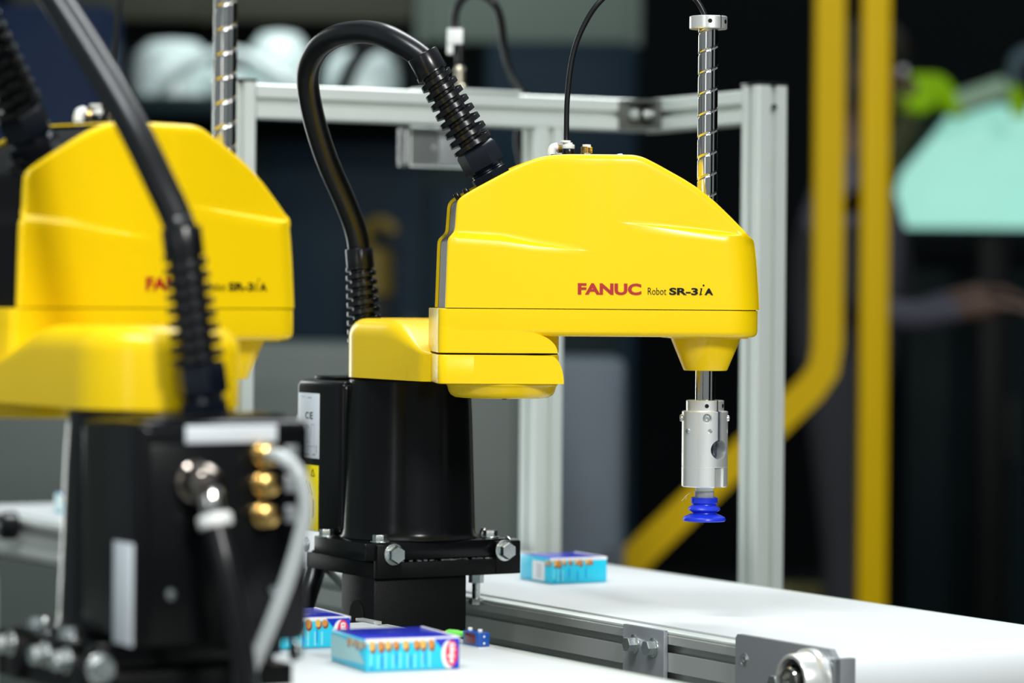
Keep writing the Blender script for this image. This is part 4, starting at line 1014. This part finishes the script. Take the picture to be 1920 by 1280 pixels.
# teal backlit panel
ps = thing('display_panel', 'big teal backlit panel with cut corners at the right edge', 'display', (1.42, 9.6, 0))
Zq = T(-1.42, -9.6, 0)
poly = [(1.128, 1.545), (1.175, 1.425), (1.75, 1.425), (1.75, 1.795), (1.325, 1.790), (1.250, 1.690)]
b = MB(); b.prism([(x, z) for x, z in poly], 9.57, 9.60, Zq @ Matrix(((1, 0, 0, 0), (0, 0, 1, 0), (0, 1, 0, 0), (0, 0, 0, 1)))); b.build('lit_face', 'teal_screen', ps)
b = MB(); b.prism([(1.42 + (x - 1.42) * 1.045, 1.61 + (z - 1.61) * 1.07) for x, z in poly], 9.601, 9.66, Zq @ Matrix(((1, 0, 0, 0), (0, 0, 1, 0), (0, 1, 0, 0), (0, 0, 0, 1)))); b.build('housing', 'blue_dark', ps)
b = MB(); b.box((1.40, 9.62, .02), (1.50, 9.68, 1.50), .01, Zq); b.box((1.25, 9.50, 0), (1.65, 9.80, .03), .01, Zq); b.build('stand', 'black_powder', ps)

# lime green robot reaching over the panel
lr = thing('lime_robot', 'lime green robot arm reaching right above the teal panel', 'robot', (1.18, 9.3, 0))
Zl = T(-1.18, -9.3, 0)
MB().cyl(.10, 0, 1.20, 24, .01, T(-.13, 0, 0)).build('pedestal', 'black_powder', lr)
MB().tube([(1.05, 9.3, 1.18), (1.05, 9.3, 1.38), (1.08, 9.28, 1.58), (1.16, 9.26, 1.75)], .045, 14, Zl).build('lower_arm', mat('dark_olive', (.05, .06, .01), .5), lr)
b = MB(); b.lathe([(0, -.055), (.05, -.055), (.06, -.04), (.06, .04), (.05, .055), (0, .055)], 24, Zl @ T(1.165, 9.24, 1.80) @ RX(math.pi / 2)); b.box((1.11, 9.20, 1.745), (1.20, 9.29, 1.80), .02, Zl); b.build('shoulder', 'lime', lr)
b = MB(); b.tube([(1.16, 9.24, 1.82), (1.22, 9.23, 1.825), (1.26, 9.23, 1.775), (1.30, 9.23, 1.765)], .034, 14, Zl); b.build('elbow', 'lime', lr)
b = MB(); b.tube([(1.28, 9.23, 1.772), (1.42, 9.23, 1.822)], .036, 14, Zl, 1); b.build('forearm', 'pale_lime', lr)
b = MB(); b.tube([(1.43, 9.23, 1.825), (1.455, 9.23, 1.775), (1.46, 9.23, 1.74)], .026, 12, Zl); b.build('wrist', 'lime', lr)
b = MB(); b.tube([(1.44, 9.23, 1.83), (1.45, 9.22, 1.90), (1.50, 9.22, 1.925), (1.56, 9.22, 1.905)], .022, 12, Zl); b.build('hose', mat('blue_grey_hose', (.10, .16, .19), .5), lr)

# dark machine columns standing in the hall to the right
simple('dark_cabinet', 'dark cabinet at the right edge below the teal panel', 'cabinet', (1.16, 10.2, 0), (2.2, 10.8, 1.38), 'wall',
       [('door', 'teal_dark', (1.20, 10.185, .1), (1.65, 10.2, 1.3)), ('handle', 'slot', (1.58, 10.16, .7), (1.60, 10.185, .9))])

# ------------------------------------------------------------------ person in dark clothes behind the yellow rails, facing right
def make_person(loc, rz):
    r = thing('person', 'person in dark clothes with grey shoulders behind the yellow rails, facing right', 'person', loc, rz)
    # joints: x forward, y left, z up
    J = [((0, 0, .96), .145), ((.01, 0, 1.10), .135), ((.02, 0, 1.25), .150), ((.02, 0, 1.40), .150), ((.02, 0, 1.475), .075), ((.035, 0, 1.54), .058), ((.05, 0, 1.60), .070),   # 0-6 pelvis..skull base
         ((.055, 0, 1.68), .098), ((.055, 0, 1.745), .085)]                                                                     # 7 8 head
    E = [(0, 1), (1, 2), (2, 3), (3, 4), (4, 5), (5, 6), (6, 7), (7, 8)]
    def chain(start, pts):
        p = start
        for q, rr in pts: J.append((q, rr)); E.append((p, len(J) - 1)); p = len(J) - 1
        return p
    hands = []
    for s in (1, -1):
        chain(0, [((0, .10 * s, .88), .095), ((.015, .11 * s, .50), .060), ((.0, .115 * s, .30), .056), ((-.01, .12 * s, .10), .040), ((.02, .12 * s, .045), .042), ((.14, .13 * s, .035), .034)])
        hands.append(chain(3, [((.02, .17 * s, 1.42), .070), ((.00, .215 * s, 1.33), .052), ((.02, .235 * s, 1.14), .042), ((.16, .20 * s, 1.11), .037), ((.30, .13 * s, 1.13 + .03 * (s > 0)), .026), ((.36, .11 * s, 1.14 + .03 * (s > 0)), .030)]))
    me = bpy.data.meshes.new('body'); me.from_pydata([j[0] for j in J], E, [])
    o = bpy.data.objects.new('body', me); COL.objects.link(o)
    md = o.modifiers.new('skin', 'SKIN'); md.use_smooth_shade = True
    for i, sv in enumerate(me.skin_vertices[0].data): sv.radius = (J[i][1], J[i][1]); sv.use_root = (i == 0)
    for i in (0, 1, 2, 3): me.skin_vertices[0].data[i].radius = (J[i][1] * .78, J[i][1] * 1.12)
    sb = o.modifiers.new('sub', 'SUBSURF'); sb.levels = 2; sb.render_levels = 2
    m2 = bpy.data.meshes.new_from_object(o.evaluated_get(bpy.context.evaluated_depsgraph_get())); bpy.data.objects.remove(o)
    for mm in ('cloth_dark', 'cloth_grey', 'skin', 'black_plastic'): m2.materials.append(M[mm])
    for p in m2.polygons:
        c = p.center; p.use_smooth = True
        if c.z > 1.50 or c.x > .27 and .95 < c.z < 1.3: p.material_index = 2
        elif c.z > 1.33 or (c.x > .05 and abs(c.y) > .09 and c.z > 1.0): p.material_index = 1
        elif c.z < .075: p.material_index = 3
        else: p.material_index = 0
    bo = bpy.data.objects.new('body', m2); COL.objects.link(bo); bo.parent = r
    # fingers
    for s in (1, -1):
        base = Vector((.375, .11 * s, 1.14 + .03 * (s > 0)))
        b = MB()
        for k, L in enumerate((.068, .078, .073, .058)):
            yy = (k - 1.5) * .019
            b.tube([tuple(base + Vector((-.02, yy, 0))), tuple(base + Vector((.02, yy * 1.05, -.002))), tuple(base + Vector((.02 + L * .6, yy * 1.1, -.012))), tuple(base + Vector((.015 + L * .95, yy * 1.1, -.034)))], lambda t: .0088 - .0025 * t, 8, sub=4)
        b.tube([tuple(base + Vector((-.02, -.028 * s, .004))), tuple(base + Vector((.015, -.047 * s, .006))), tuple(base + Vector((.045, -.050 * s, -.006)))], lambda t: .0105 - .003 * t, 8, sub=4)
        b.build('fingers', 'skin', bo)
    # face and hair
    b = MB(); b.tube([(.135, 0, 1.705), (.162, 0, 1.668), (.140, 0, 1.658)], lambda t: .010 + .006 * t, 8); b.build('nose', 'skin', bo)
    for s in (1, -1):
        MB().lathe([(0, -.012), (.009, -.008), (.012, 0), (.009, .008), (0, .012)], 12, T(.137, .034 * s, 1.707)).build('eye', 'white_print', bo)
        MB().lathe([(0, -.006), (.006, 0), (0, .006)], 10, T(.147, .034 * s, 1.707)).build('pupil', 'print_black', bo)
        MB().lathe([(0, -.012), (.020, -.010), (.032, 0), (.024, .008), (0, .006)], 14, T(.045, .094 * s, 1.69) @ RX(-math.pi / 2 * s)).build('ear', 'skin', bo)
    MB().tube([(.138, -.026, 1.628), (.148, 0, 1.630), (.138, .026, 1.628)], .006, 8).build('mouth', mat('lips', (.30, .10, .09), .5), bo)
    b = MB(); rings = []
    for k in range(10):
        th = math.pi / 2 * k / 9; row = []
        for j in range(28):
            a = 2 * math.pi * j / 28; fx = math.cos(a)
            z0 = 1.735 if fx > .35 else 1.735 - .12 * sstep(.35, -.4, fx) if fx < .35 else 1.735
            z = z0 + (1.835 - z0) * math.sin(th); q = max(.001, math.cos(th) ** .6)
            row.append((.050 + .108 * math.cos(a) * q, .094 * math.sin(a) * q, z))
        rings.append(row)
    b.rings(rings); b.build('hair', 'hair', bo)
    return r
make_person((.850, 8.2, 0), R(-4)).scale = (1.05, 1.05, 1.05)
bpy.context.view_layer.update()
